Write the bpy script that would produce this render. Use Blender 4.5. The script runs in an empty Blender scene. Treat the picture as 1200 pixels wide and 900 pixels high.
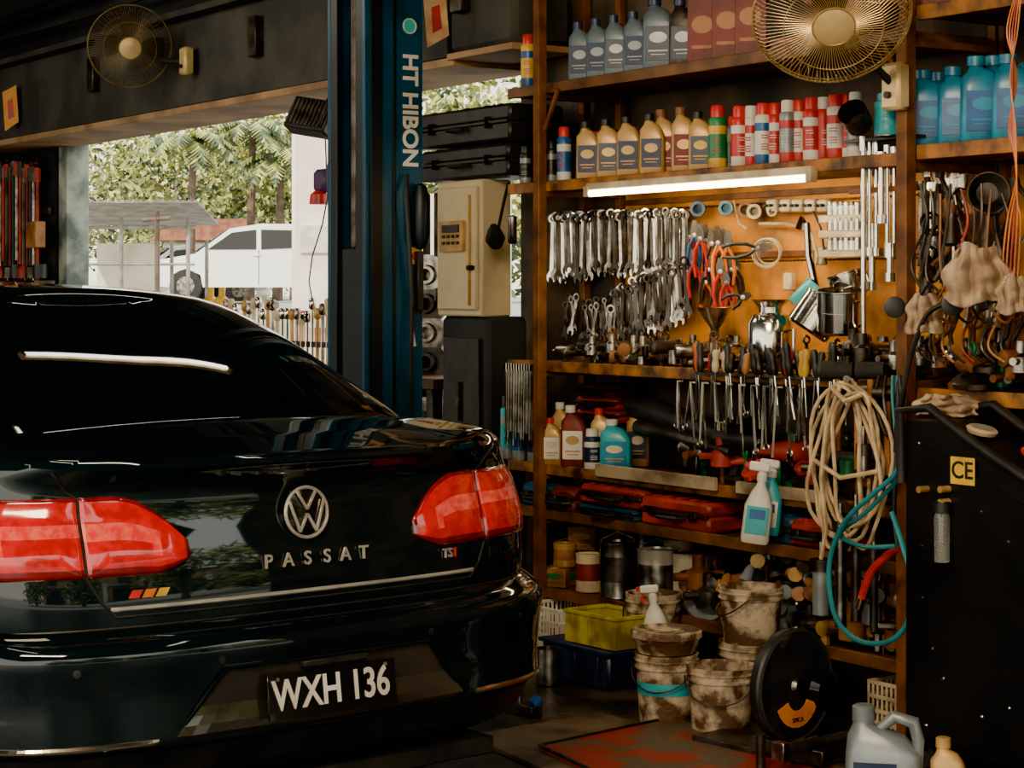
import bpy,bmesh,math,random
from mathutils import Vector,Matrix,Euler
R=random.Random(7)
rad=math.radians
# ---- survey: room frame. X runs along the shelf wall, Y into the wall, Z up; shelf front is Y=0.
F=2350.;HY=345.;CAM=Vector((7.05,-4.92,1.5));SU,CU=.5592,.8290
def wx(px,Y):
    r=(px-600)/F;return CAM.x+(Y-CAM.y)*(SU*r-CU)/(SU+CU*r)
def wz(px,py,Y):
    X=wx(px,Y);d=-(X-CAM.x)*CU+(Y-CAM.y)*SU
    return 1.5+(HY-py)*d/F
def P(px,py,Y): return Vector((wx(px,Y),Y,wz(px,py,Y)))
def D(px,d):
    xc=(px-600)/F*d
    return CAM.x+xc*SU-d*CU,CAM.y+xc*CU+d*SU
def G(px,py,z=0.):
    d=F*(1.5-z)/(py-HY);X,Y=D(px,d);return Vector((X,Y,z))
# ---- materials
MC={}
def mat(n,c,r=.5,m=0.,c2=None,sc=6.,bump=0.,em=None,es=0.,coat=0.,mix=(.4,.6),trans=0.,det=6.,spec=.5):
    if n in MC:return MC[n]
    M=bpy.data.materials.new(n);M.use_nodes=True;N=M.node_tree.nodes;L=M.node_tree.links
    b=N['Principled BSDF']
    b.inputs['Base Color'].default_value=(*c,1);b.inputs['Roughness'].default_value=r;b.inputs['Metallic'].default_value=m
    b.inputs['Coat Weight'].default_value=coat;b.inputs['Coat Roughness'].default_value=.02
    b.inputs['Specular IOR Level'].default_value=spec
    b.inputs['Transmission Weight'].default_value=trans
    if em:
        b.inputs['Emission Color'].default_value=(*em,1);b.inputs['Emission Strength'].default_value=es
    tc=N.new('ShaderNodeTexCoord');nz=N.new('ShaderNodeTexNoise');nz.inputs['Scale'].default_value=sc;nz.inputs['Detail'].default_value=det
    L.new(tc.outputs['Object'],nz.inputs['Vector'])
    if c2 is None:c2=tuple(x*.75 for x in c)
    cr=N.new('ShaderNodeValToRGB');cr.color_ramp.elements[0].position=mix[0];cr.color_ramp.elements[1].position=mix[1]
    cr.color_ramp.elements[0].color=(*c,1);cr.color_ramp.elements[1].color=(*c2,1)
    L.new(nz.outputs['Fac'],cr.inputs['Fac']);L.new(cr.outputs['Color'],b.inputs['Base Color'])
    if bump:
        n2=N.new('ShaderNodeTexNoise');n2.inputs['Scale'].default_value=sc*4;n2.inputs['Detail'].default_value=5
        L.new(tc.outputs['Object'],n2.inputs['Vector'])
        bp=N.new('ShaderNodeBump');bp.inputs['Strength'].default_value=bump;bp.inputs['Distance'].default_value=.01
        L.new(n2.outputs['Fac'],bp.inputs['Height']);L.new(bp.outputs['Normal'],b.inputs['Normal'])
    MC[n]=M;return M
paint=mat('car_paint',(.003,.008,.010),.04,.0,(.0035,.010,.012),2,coat=.5)
tint=mat('tinted_glass',(.002,.005,.006),.02,0,(.003,.006,.007),3,coat=.3)
blackpl=mat('black_plastic',(.010,.011,.011),.45,0,(.024,.022,.02),12)
blackgl=mat('black_gloss',(.005,.0055,.006),.12,0,(.009,.007,.006),5,coat=.4)
recess=mat('recess_gloss',(.10,.085,.07),.10,.55,(.05,.045,.04),3,coat=.5)
machm=mat('machine_enamel',(.006,.0065,.007),.4,0,(.012,.010,.008),5,bump=.08,spec=.3)
chrome=mat('chrome',(.80,.75,.66),.14,1.,(.57,.52,.44),9)
badge=mat('badge_chrome',(.66,.62,.54),.28,.6,(.50,.46,.40),9)
steel=mat('tool_steel',(.50,.46,.40),.3,1.,(.15,.12,.10),14,bump=.05)
steeld=mat('dark_steel',(.11,.10,.09),.42,.8,(.045,.03,.02),12,bump=.15)
lamp=mat('lamp_red',(.66,.003,.008),.1,0,(.45,.002,.006),30,coat=1.,em=(1,.0,.01),es=.08)  # tail light is unlit; a faint glow is put into its red
lampd=mat('lamp_dark_red',(.25,.002,.004),.1,0,(.16,.002,.003),30,coat=1.)
lampc=mat('lamp_clear',(.85,.12,.09),.1,0,(.75,.03,.03),45,coat=1.,em=(1,.06,.04),es=.12)  # paler lens pattern, also unlit; slight glow added to the colour
white=mat('white_paint',(.82,.78,.68),.45,0,(.58,.52,.42),5)
redp=mat('red_plastic',(.62,.014,.012),.35,0,(.36,.012,.01),7)
redc=mat('red_case',(.50,.035,.02),.5,0,(.22,.02,.012),6,bump=.1)
bluep=mat('blue_plastic',(.02,.12,.35),.35,0,(.01,.06,.18),7)
bluec=mat('blue_case',(.015,.13,.21),.45,0,(.012,.05,.08),6)
navyb=mat('dark_blue_box',(.010,.025,.095),.4,0,(.01,.014,.04),6)
teal=mat('teal_plastic',(.03,.42,.46),.3,0,(.02,.28,.33),6)
tealh=mat('teal_hose',(.015,.25,.28),.35,0,(.015,.15,.17),6)
cyanp=mat('coolant_jug',(.012,.26,.42),.3,0,(.010,.14,.24),9)
orange=mat('orange_plastic',(.85,.22,.01),.4,0,(.5,.10,.01),7)
yellow=mat('yellow_plastic',(.85,.52,.03),.4,0,(.5,.27,.02),7)
lime=mat('yellow_bin',(.50,.42,.04),.45,0,(.20,.15,.04),9,mix=(.42,.62))
green=mat('green_paint',(.02,.25,.09),.4,0,(.02,.13,.05),6)
gold=mat('gold_plastic',(.62,.37,.12),.33,.2,(.38,.20,.06),7)
silver=mat('silver_plastic',(.30,.33,.34),.35,.3,(.18,.20,.21),7)
slate=mat('slate_plastic',(.13,.18,.21),.35,.2,(.08,.11,.13),7)
navy=mat('navy_label',(.012,.022,.06),.4,0,(.02,.04,.1),15)
maroon=mat('maroon_box',(.22,.022,.016),.55,0,(.10,.014,.012),9)
cream=mat('cream_enamel',(.62,.50,.28),.5,0,(.34,.25,.12),4,bump=.1,mix=(.5,.75))
creamp=mat('cream_plastic',(.72,.59,.37),.45,0,(.45,.33,.19),8)
hose=mat('cream_hose',(.74,.54,.29),.5,0,(.40,.27,.14),12)
cloth=mat('rag_cloth',(.60,.44,.28),.95,0,(.36,.24,.14),8,bump=.3)
wood=mat('shelf_wood',(.22,.09,.028),.6,0,(.055,.026,.014),7,bump=.35,mix=(.35,.65))
rust=mat('rusty_iron',(.24,.085,.022),.6,.2,(.07,.026,.012),9,bump=.4,mix=(.38,.7))
peg=mat('yellow_board',(.80,.29,.004),.6,0,(.15,.055,.012),4,bump=.3,mix=(.42,.66))
edge=mat('edge_strip',(.48,.17,.02),.55,0,(.06,.028,.014),9,bump=.4,mix=(.36,.60))
wallm=mat('dirty_wall',(.15,.10,.065),.85,0,(.04,.034,.03),2.5,bump=.5)
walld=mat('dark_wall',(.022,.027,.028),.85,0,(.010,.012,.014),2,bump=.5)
beamm=mat('beam_concrete',(.065,.060,.050),.8,0,(.028,.030,.030),2.5,bump=.5)
beamu=mat('beam_soffit',(.48,.28,.14),.75,0,(.26,.14,.07),3,bump=.3)
pillarm=mat('pillar_plaster',(.46,.50,.42),.8,0,(.12,.15,.14),4,bump=.4)
floorm=mat('oily_floor',(.075,.054,.040),.36,0,(.012,.011,.010),3.2,bump=.6,mix=(.40,.58))
platem=mat('floor_plate',(.21,.15,.10),.42,.2,(.07,.048,.036),5,bump=.35,mix=(.4,.62))
plater=mat('red_floor_plate',(.32,.03,.02),.42,.1,(.12,.085,.06),4.5,bump=.35,mix=(.46,.54))
bucketm=mat('dirty_bucket',(.60,.46,.30),.6,0,(.10,.055,.028),14,bump=.6,mix=(.40,.56))
mudm=mat('dried_grease',(.18,.10,.055),.8,0,(.05,.03,.02),14,bump=.8)
pbl=mat('lift_blue',(.003,.065,.13),.35,.2,(.006,.026,.045),4,bump=.1,mix=(.4,.75))
pdk=mat('lift_dark',(.005,.014,.02),.4,.2,(.006,.006,.008),4)
tubem=mat('lamp_tube',(1,1,.9),.3,em=(1,.88,.6),es=14)
hornm=mat('gold_wire',(.80,.55,.24),.35,.7,(.55,.36,.14),9)
rubber=mat('rubber',(.014,.014,.014),.8,0,(.022,.02,.018),15,bump=.3)
woodh=mat('brown_handle',(.42,.17,.05),.5,0,(.2,.075,.02),9)
paper=mat('yellow_paper',(.75,.5,.2),.7,0,(.6,.25,.1),12)
paperO=mat('orange_sign',(.85,.25,.03),.6,0,(.7,.4,.05),22)
# ---- mesh builder
class MB:
    def __init__(s): s.V=[];s.F=[];s.M=[];s.mats=[];s.T=Matrix()
    def mi(s,m):
        if m not in s.mats:s.mats.append(m)
        return s.mats.index(m)
    def add(s,vs,fs,m):
        o=len(s.V);T=s.T;s.V+=[T@Vector(v) for v in vs];k=s.mi(m)
        s.F+=[[i+o for i in f] for f in fs];s.M+=[k]*len(fs)
    def box(s,c,sz,m,rot=(0,0,0),b=None):
        hx,hy,hz=[q/2 for q in sz]
        if b is None:b=min(hx,hy,hz)*.18
        Q=Matrix.Translation(c)@Euler(rot).to_matrix().to_4x4();vs=[]
        for a in(-1,1):
            for e in(-1,1):
                for g in(-1,1):
                    vs+=[(a*hx,e*(hy-b),g*(hz-b)),(a*(hx-b),e*hy,g*(hz-b)),(a*(hx-b),e*(hy-b),g*hz)]
        I=lambda a,e,g,k:((a>0)*4+(e>0)*2+(g>0))*3+k
        fs=[];c4=[(-1,-1),(1,-1),(1,1),(-1,1)]
        for a in(-1,1):
            fs+=[[I(a,p,q,0) for p,q in c4],[I(p,a,q,1) for p,q in c4],[I(p,q,a,2) for p,q in c4]]
            for e in(-1,1):
                fs+=[[I(a,e,-1,0),I(a,e,1,0),I(a,e,1,1),I(a,e,-1,1)],[I(a,-1,e,0),I(a,1,e,0),I(a,1,e,2),I(a,-1,e,2)],[I(-1,a,e,1),I(1,a,e,1),I(1,a,e,2),I(-1,a,e,2)]]
                for g in(-1,1):fs.append([I(a,e,g,0),I(a,e,g,1),I(a,e,g,2)])
        s.add([Q@Vector(v) for v in vs],fs,m)
    def loft(s,secs,m,seg=20):
        vs=[];fs=[]
        for cx,cy,z,hw,hd,n in secs:
            for i in range(seg):
                t=2*math.pi*i/seg;c,d=math.cos(t),math.sin(t)
                vs.append((cx+hw*math.copysign(abs(c)**(2/n),c),cy+hd*math.copysign(abs(d)**(2/n),d),z))
        k=len(secs)
        for j in range(k-1):
            for i in range(seg):
                a=j*seg+i;b=j*seg+(i+1)%seg;fs.append([a,b,b+seg,a+seg])
        fs+=[list(range(seg))[::-1],[(k-1)*seg+i for i in range(seg)]]
        s.add(vs,fs,m)
    def lathe(s,pr,m,seg=18,Q=Matrix()):
        vs=[];fs=[];k=len(pr)
        for r,z in pr:
            for i in range(seg):
                t=2*math.pi*i/seg;vs.append(Q@Vector((r*math.cos(t),r*math.sin(t),z)))
        for j in range(k-1):
            for i in range(seg):
                a=j*seg+i;b=j*seg+(i+1)%seg;fs.append([a,b,b+seg,a+seg])
        if pr[0][0]>1e-4:fs.append(list(range(seg))[::-1])
        if pr[-1][0]>1e-4:fs.append([(k-1)*seg+i for i in range(seg)])
        s.add(vs,fs,m)
    def tube(s,pts,r,m,seg=6,closed=False):
        pts=[Vector(p) for p in pts];n=len(pts);vs=[];fs=[];up=None
        for i,p in enumerate(pts):
            if closed:t=pts[(i+1)%n]-pts[i-1]
            else:t=pts[min(i+1,n-1)]-pts[max(i-1,0)]
            if t.length<1e-9:t=Vector((0,0,1))
            t.normalize()
            if up is None:up=Vector((0,0,1)) if abs(t.z)<.9 else Vector((1,0,0))
            a=t.cross(up)
            if a.length<1e-5:a=t.cross(Vector((0,1,.1)))
            a.normalize();b=t.cross(a);up=a.cross(t)
            rr=r[i] if isinstance(r,(list,tuple)) else r
            for k in range(seg):
                q=2*math.pi*k/seg;vs.append(p+(a*math.cos(q)+b*math.sin(q))*rr)
        for j in range(n if closed else n-1):
            for i in range(seg):
                a=j*seg+i;b=j*seg+(i+1)%seg;c=((j+1)%n)*seg
                fs.append([a,b,c+(i+1)%seg,c+i])
        if not closed:fs+=[list(range(seg))[::-1],[(n-1)*seg+i for i in range(seg)]]
        s.add(vs,fs,m)
    def cyl(s,p0,p1,r,m,seg=12,r2=None): s.tube([p0,p1],[r,r if r2 is None else r2],m,seg)
    def ring(s,c,Rr,r,m,Q=Matrix(),n=20,seg=6):
        s.tube([Vector(c)+Q@Vector((Rr*math.cos(2*math.pi*i/n),Rr*math.sin(2*math.pi*i/n),0)) for i in range(n)],r,m,seg,True)
    def prism(s,poly,h,m,Q=Matrix()):
        n=len(poly);vs=[Q@Vector((x,y,-h/2)) for x,y in poly]+[Q@Vector((x,y,h/2)) for x,y in poly]
        fs=[list(range(n))[::-1],list(range(n,2*n))]+[[i,(i+1)%n,n+(i+1)%n,n+i] for i in range(n)]
        s.add(vs,fs,m)
    def text(s,body,size,Q,m,ext=.002,sx=1.,bold=0.):
        c=bpy.data.curves.new('t','FONT');c.body=body;c.size=size;c.extrude=ext;c.offset=bold;c.align_x='CENTER';c.align_y='CENTER';c.space_character=sx
        o=bpy.data.objects.new('t',c);bpy.context.collection.objects.link(o);bpy.context.view_layer.update()
        me=o.evaluated_get(bpy.context.evaluated_depsgraph_get()).to_mesh()
        s.add([Q@v.co for v in me.vertices],[list(p.vertices) for p in me.polygons],m)
        bpy.data.objects.remove(o)
    def mesh(s,name,ang=38,fix=True):
        me=bpy.data.meshes.new(name);me.from_pydata([tuple(v) for v in s.V],[],s.F)
        for m in s.mats:me.materials.append(m)
        me.polygons.foreach_set('material_index',s.M)
        if fix:
            bm=bmesh.new();bm.from_mesh(me);bmesh.ops.recalc_face_normals(bm,faces=bm.faces);bm.to_mesh(me);bm.free()
        me.polygons.foreach_set('use_smooth',[True]*len(me.polygons));me.set_sharp_from_angle(angle=rad(ang));me.update();return me
    def obj(s,name,loc=(0,0,0),rz=0.,parent=None,ang=38,fix=True):
        return put(name,s.mesh(name,ang,fix),loc,rz,parent)
def put(name,me,loc=(0,0,0),rz=0.,parent=None,rot=None):
    o=bpy.data.objects.new(name,me);o.location=loc;o.rotation_euler=rot or (0,0,rz);bpy.context.collection.objects.link(o)
    if parent:o.parent=parent
    return o
def empty(name,loc=(0,0,0),rz=0.):
    o=bpy.data.objects.new(name,None);o.location=loc;o.rotation_euler=(0,0,rz);bpy.context.collection.objects.link(o);return o
def TR(x,y,z,rx=0,ry=0,rz=0): return Matrix.Translation((x,y,z))@Euler((rx,ry,rz)).to_matrix().to_4x4()
def interp(x,T,k=1):
    if x<=T[0][0]:return T[0][k]
    for a,b in zip(T,T[1:]):
        if x<=b[0]:return a[k]+(b[k]-a[k])*(x-a[0])/(b[0]-a[0])
    return T[-1][k]
# ================= ROOM =================
def slab(name,x0,x1,y0,y1,z0,z1,m,extra=None):
    b=MB();b.box(((x0+x1)/2,(y0+y1)/2,(z0+z1)/2),(x1-x0,y1-y0,z1-z0),m,b=.004)
    if extra:extra(b)
    return b.obj(name)
slab('floor',-10,10,-9,.6,-.1,0,floorm)
slab('ceiling',-10,9.2,-8.2,.75,3.7,3.8,walld)
slab('wall_back',-.84,6.2,.45,.6,0,3.7,wallm)
slab('wall_sill',-6.6,-.84,.45,.6,0,1.0,walld)
slab('wall_left',-10,-6.76,.42,.6,0,2.58,walld)
slab('wall_far',-10.1,-10,-8,.6,0,3.7,walld)
slab('pillar_plastered',-6.75,-6.60,.45,.62,0,2.58,pillarm)
def bm_(b):
    b.box((-5.4,.3,2.585),(9.2,.5,.05),beamu)
    b.box((-5.4,-.0,3.12),(9.2,.12,.04),beamm)
slab('beam_lintel',-10,-.84,.04,.6,2.6,3.1,beamm,bm_)
slab('wall_upper',-10,-.84,.12,.6,3.1,3.7,walld)
b=MB();b.box((-.56,.2,2.84),(.54,.32,.46),beamm);b.box((-.56,.2,2.6),(.54,.34,.03),beamu);b.obj('trim_bulkhead')
b=MB()
for px in(110,300,540):
    X=wx(px,.02);b.box((X,.02,2.9),(.10,.06,.22),steeld)
b.tube([(-9,-.05,3.3),(-5,-.05,3.27),(-2,-.05,3.3),(-.3,-.05,3.26)],.02,walld)
b.tube([(-9,-.02,3.4),(-4,-.02,3.42),(-.3,-.02,3.4)],.035,blackpl)
b.obj('ceiling_conduit')
# ================= CAR =================
car=empty('car',(2.36,-2.395,.0),rad(96))
KW=1.025
PR=[(.24,.10,.80),(.27,.02,.84),(.30,-.02,.86),(.375,-.055,.88),(.388,-.088,.885),(.41,-.092,.89),(.47,-.08,.893),(.52,-.084,.895),(.56,-.09,.896),(.59,-.095,.898),(.61,-.097,.90),(.63,-.092,.90),(.645,-.078,.90),(.656,-.055,.90),(.664,-.03,.90),(.672,.002,.90),(.69,.0,.902),(.74,.002,.904),(.78,.006,.905),(.82,.013,.904),(.86,.023,.902),(.90,.036,.897),(.93,.045,.890),(.96,.051,.882),(.99,.052,.868),(1.01,.046,.856),(1.03,.033,.84),(1.048,.016,.825),(1.062,.004,.805),(1.074,.008,.785),(1.08,.03,.765)]
PR=[(a,q,w*KW) for a,q,w in PR]
ZT=[(-.2,1.08),(.05,1.08),(.2,1.10),(.45,1.125),(.8,1.08),(1.5,1.02),(3.3,.99),(3.6,.98),(4.2,.89),(4.6,.78),(4.8,.68)]
RR_=.37
def FR(s,z,n=3.):
    w=interp(z,PR,2);u=min(abs(s)/w,.9995)
    return interp(z,PR,1)+RR_*(1-(1-u**n)**(1/n))
NR,NS,NF=34,26,20
def outline(w,fr,ff,Rr,nr,Rf,nf):
    o=[]
    for i in range(NR+1):
        t=math.pi/2*i/NR;o.append((w*math.sin(t)**(2/nr),fr+Rr*(1-max(math.cos(t),0)**(2/nr))))
    a=fr+Rr;c=ff-Rf
    for i in range(1,NS):
        o.append((w,a+(c-a)*i/NS))
    for i in range(NF+1):
        t=math.pi/2*(1-i/NF);o.append((w*max(math.sin(t),0)**(2/nf),ff-Rf*(1-max(math.cos(t),0)**(2/nf))))
    return o
def shell(levels,zfun,crown,matf,name,capm):
    vs=[];fs=[];ms=[];mats=[paint,tint,blackpl,chrome]
    rings=[]
    for li,L in enumerate(levels):
        o=outline(*L[1:]);n=len(o);idx=[]
        for k in range(n):
            s_,f_=o[k];vs.append((s_,f_,zfun(L[0],f_)));idx.append(len(vs)-1)
        for k in range(n-2,0,-1):
            s_,f_=o[k];vs.append((-s_,f_,zfun(L[0],f_)));idx.append(len(vs)-1)
        rings.append((idx,o))
    N=len(rings[0][0])
    for li in range(len(rings)-1):
        A=rings[li][0];B=rings[li+1][0]
        for k in range(N):
            k2=(k+1)%N;fs.append([A[k],A[k2],B[k2],B[k]])
            kk=k if k<N/2 else N-1-k
            c=[sum(vs[q][j] for q in fs[-1])/4 for j in range(3)]
            ms.append(matf(li,kk,c))
    M=14
    for which in [0,-1]:
        idx,o=rings[which];n=len(o);rows=[]
        for i in range(n):
            s_,f_=o[i];row=[];li_=idx[(N-i)%N] if 0<i<n-1 else idx[i]
            for k in range(M+1):
                if k==M:row.append(idx[i]);continue
                if k==0:row.append(li_);continue
                u=-1+2*k/M;z0=vs[idx[i]][2]
                cr=crown(f_)*(1-u*u)*min(1,s_/.4) if which==-1 else 0
                vs.append((s_*u,f_,z0+cr));row.append(len(vs)-1)
            rows.append(row)
        for i in range(n-1):
            for k in range(M):
                fs.append([rows[i][k],rows[i][k+1],rows[i+1][k+1],rows[i+1][k]]);ms.append(capm if which==-1 else 2)
    me=bpy.data.meshes.new(name);me.from_pydata(vs,[],fs)
    for m in mats:me.materials.append(m)
    me.polygons.foreach_set('material_index',ms)
    bm=bmesh.new();bm.from_mesh(me);bmesh.ops.remove_doubles(bm,verts=bm.verts,dist=.0004);bmesh.ops.dissolve_degenerate(bm,edges=bm.edges,dist=.0002);bmesh.ops.recalc_face_normals(bm,faces=bm.faces);bm.to_mesh(me);bm.free()
    return me
lv=[]
for i,(z,f0,w) in enumerate(PR):
    lv.append((z,w,f0,4.77-(.12 if z>.95 else 0)-(.03 if z<.3 else 0)-max(0,(z-.7))*.25,RR_,3.,.75,2.5))
def zb(z,f):
    t=(z-.24)/.84;return .24+t*(interp(f,ZT)-.24)
def mf(li,kk,c): return 2 if c[2]<.31 else 0
me=shell(lv,zb,lambda f:min(.035,max(0,f)*.1),mf,'body',0)
body=put('body',me)
cut=MB()
for f_ in(1.03,3.74):
    for sg in(-1,1): cut.cyl((sg*.60,f_,.33),(sg*1.05,f_,.33),.36,blackpl,40)
co=cut.obj('cutter')
md=body.modifiers.new('b','BOOLEAN');md.object=co;md.operation='DIFFERENCE';md.solver='EXACT'
bpy.context.view_layer.update()
nm=bpy.data.meshes.new_from_object(body.evaluated_get(bpy.context.evaluated_depsgraph_get()))
body.modifiers.clear();body.data=nm;bpy.data.objects.remove(co)
nm.polygons.foreach_set('use_smooth',[True]*len(nm.polygons));nm.set_sharp_from_angle(angle=rad(32));body.parent=car
# greenhouse: convex rear screen (height fraction is a smooth convex function of run)
GL=[]
for i in range(15):
    t=i/14.
    f_=.42+.78*t+.06*t**6;fz=1-(1-t)**1.22*(1-.0*t)
    GL.append((t,.80-.205*t-.05*t**8,f_,3.60-.92*t-.08*t**6,.02+.98*fz))
GL[0]=(0,.81,.40,3.62,0)
ZR=[(.4,1.435),(1.15,1.468),(1.5,1.492),(2.,1.506),(2.4,1.496),(2.7,1.46),(3.6,1.38)]
BS=[(.4,1.10),(1.1,1.10),(1.9,1.01),(3.3,.985),(3.7,.97)]
def zg(t,f):
    z=interp(t,[(g[0],g[4]) for g in GL])
    b0=(interp(f,ZT)-.03) if t==0 else interp(f,BS)
    return b0*(1-z)+interp(f,ZR)*z
def mg(li,kk,c):
    if kk<NR:
        if 1<=li<=11 and kk<int(NR*.80):return 1
        return 0
    if kk>=NR+NS-1:return 1 if 1<=li<=11 else 0
    if 1<=li<=10:
        if abs(c[1]-2.05)<.06 or c[1]<.98 or c[1]>3.2:return 0
        return 1
    return 0
me=shell([(g[0],g[1],g[2],g[3],.30,2.5,.5,2.4) for g in GL],zg,lambda f:.04,mg,'greenhouse',0)
me.polygons.foreach_set('use_smooth',[True]*len(me.polygons));me.set_sharp_from_angle(angle=rad(50))
put('greenhouse',me,parent=car)
def surfp(s,z,off):
    e=.004;Fs=(FR(s+e,z)-FR(s-e,z))/(2*e);Fz=(FR(s,z+e)-FR(s,z-e))/(2*e)
    n=Vector((Fs,-1,Fz*.5)).normalized();return Vector((s,FR(s,z),z))+n*off
def patch(b,fn,nu,nv,off,mfn,bulge=0.):
    g=[[surfp(*fn(i/nu,j/nv),off+bulge*min(1,4*min(i,nu-i,j,nv-j)/min(nu,nv))) for j in range(nv+1)] for i in range(nu+1)]
    for i in range(nu):
        for j in range(nv):
            b.add([g[i][j],g[i+1][j],g[i+1][j+1],g[i][j+1]],[[0,1,2,3]],mfn((i+.5)/nu,(j+.5)/nv))
    bd=[(i,0) for i in range(nu+1)]+[(nu,j) for j in range(1,nv+1)]+[(i,nv) for i in range(nu-1,-1,-1)]+[(0,j) for j in range(nv-1,0,-1)]
    inn=[surfp(*fn(i/nu,j/nv),-.006) for i,j in bd];n=len(bd)
    for k in range(n):
        k2=(k+1)%n;b.add([g[bd[k][0]][bd[k][1]],g[bd[k2][0]][bd[k2][1]],inn[k2],inn[k]],[[0,1,2,3]],mfn(0,0))
def weld(o):
    bm=bmesh.new();bm.from_mesh(o.data);bmesh.ops.remove_doubles(bm,verts=bm.verts,dist=.0003);bmesh.ops.recalc_face_normals(bm,faces=bm.faces);bm.to_mesh(o.data);bm.free()
for sg in(-1,1):
    b=MB()
    def lf(a,c):
        def fn(u,v):
            s=a+(c-a)*u;q=min(1,max(0,(s-.355)/.19))
            top=.872+.123*(1-(1-q)**1.8);bot=.842-.042*min(1,((s-.355)/.09))**.6
            return sg*s,bot+(top-bot)*v
        return fn
    def cm(u,v):
        if v<.12 or v>.93 or u<.05:return lampd
        return lampc if (.46<v<.64 and u>.30) or (u>.30 and u<.38 and .25<v<.64) else lamp
    def cm2(u,v):
        if v<.12 or v>.93 or u>.96:return lampd
        return lampc if (.48<v<.64 and u<.72) or (.66<u<.74 and .25<v<.64) else lamp
    patch(b,lf(.358,.628),24,18,.007,cm,.010)
    patch(b,lf(.636,.895),24,18,.007,cm2,.010)
    weld(b.obj('tail_light_%s'%('r' if sg>0 else 'l'),parent=car,ang=60))
b=MB()
ln=lambda pts,off=.0005,n=8:[surfp(p[0]+(q[0]-p[0])*k/n,p[1]+(q[1]-p[1])*k/n,off) for p,q in zip(pts,pts[1:]) for k in range(n+1)]
for sg in(-1,1):
    b.tube(ln([(sg*.70,1.06),(sg*.66,1.01),(sg*.632,.99),(sg*.632,.80),(sg*.60,.74),(sg*.56,.70)]),.0035,blackpl)
    for s_ in(.33,.70):
        p=surfp(sg*s_,.585,.0);b.lathe([(.010,-.004),(.010,.002),(0,.003)],blackpl,16,TR(p.x,p.y,p.z,rad(90),0,sg*(.06 if s_<.5 else .45)))
b.tube(ln([(-.56,.70),(.56,.70)],n=30),.0035,blackpl)
b.tube(ln([(-.86,.672),(.86,.672)],n=50),.004,blackpl)
b.obj('panel_gaps',parent=car)
b=MB()
patch(b,lambda u,v:(-.575+1.15*u,.714+.011*v),50,3,.002,lambda u,v:badge,.004)
for sg in(-1,1):
    patch(b,lambda u,v:(sg*(.50+.385*u),.392+.016*v),24,3,.004,lambda u,v:chrome,.006)
for ch,xx in zip('PASSAT',(-.145,-.083,-.022,.04,.10,.16)):
    b.text(ch,.050,TR(xx+.012,FR(xx,.80)-.006,.803,rad(87)),badge,.003,1.0,.0006)
b.text('TS',.036,TR(.470,FR(.470,.775)-.006,.775,rad(88),0,rad(10)),badge,.003,1.,.0006)
b.text('I',.036,TR(.499,FR(.499,.775)-.006,.775,rad(88),0,rad(10)),redp,.003,1.,.0006)
Q=TR(0,FR(0,.925)-.014,.922,rad(84))
b.lathe([(.001,.006),(.057,.004),(.069,0),(.069,-.014)],blackgl,32,Q)
b.T=Q
b.ring((0,0,.006),.066,.005,badge,n=36,seg=8)
def stroke(p,q,w=.0075):
    p=Vector((*p,.009));q=Vector((*q,.009));d=q-p
    b.box((p+q)/2,(d.length,w,.006),badge,(0,0,math.atan2(d.y,d.x)))
for sg in(-1,1):
    stroke((sg*.030,.056),(0,.008));stroke((sg*.055,.032),(sg*.026,-.05));stroke((sg*.026,-.05),(0,-.004))
b.T=Matrix()
b.obj('badges_chrome',parent=car)
b=MB()
for i,m in enumerate((redp,orange,yellow)):
    s0=-.53+i*.036
    patch(b,lambda u,v:(s0+.028*u+.012*v,.744+.020*v),3,2,.001,lambda u,v:m)
b.obj('boot_sticker',parent=car)
b=MB()
patch(b,lambda u,v:((.47-.15*v)*(2*u-1),.385+.175*v),24,8,.002,lambda u,v:recess,.004)
for sg in(-1,1):b.tube([surfp(sg*.47,.385,.006),surfp(sg*.32,.56,.006)],.004,paint)
b.tube([surfp(-.32+.64*k/12,.562,.006) for k in range(13)],.005,paint)
b.T=TR(-.01,-.112,.475,rad(82))
b.box((0,0,0),(.40,.115,.008),blackgl)
for s_ in(-.17,.17):b.lathe([(.006,.004),(.005,.007),(0,.007)],steel,8,TR(s_,.045,0))
b.text('WXH 136',.108,TR(-.005,0,.006)@Matrix.Diagonal((.80,1,1,1)),white,.0012,1.0,.0016)
b.T=Matrix()
b.box((.0,-.10,.55),(.2,.03,.014),blackpl)
b.obj('number_plate',parent=car)
b=MB()
patch(b,lambda u,v:(-.84+1.68*u,.245+.125*v),40,6,.004,lambda u,v:blackpl,.002)
b.box((0,.12,.23),(1.2,.3,.05),blackpl)
for s in(-.55,-.48):b.cyl((s,-.0,.25),(s,.4,.25),.03,chrome)
b.obj('rear_valance',parent=car)
b=MB()
for sg in(-1,1):
    b.box((sg*1.0,2.95,1.02),(.2,.1,.13),paint,b=.03);b.cyl((sg*.78,2.98,.99),(sg*.94,2.95,1.0),.025,blackpl)
    for f_ in(1.45,2.4):b.box((sg*.935,f_,.86),(.03,.2,.03),chrome)
    b.box((sg*.92,2.2,.30),(.05,2.1,.05),blackpl)
    b.box((sg*.62,4.72,.66),(.34,.12,.12),white,(0,0,-sg*.5),b=.03)
b.box((0,4.74,.55),(.9,.08,.14),blackgl)
b.box((0,2.4,.30),(1.1,3.6,.12),blackpl)
b.obj('trim_parts',parent=car)
b=MB()
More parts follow.
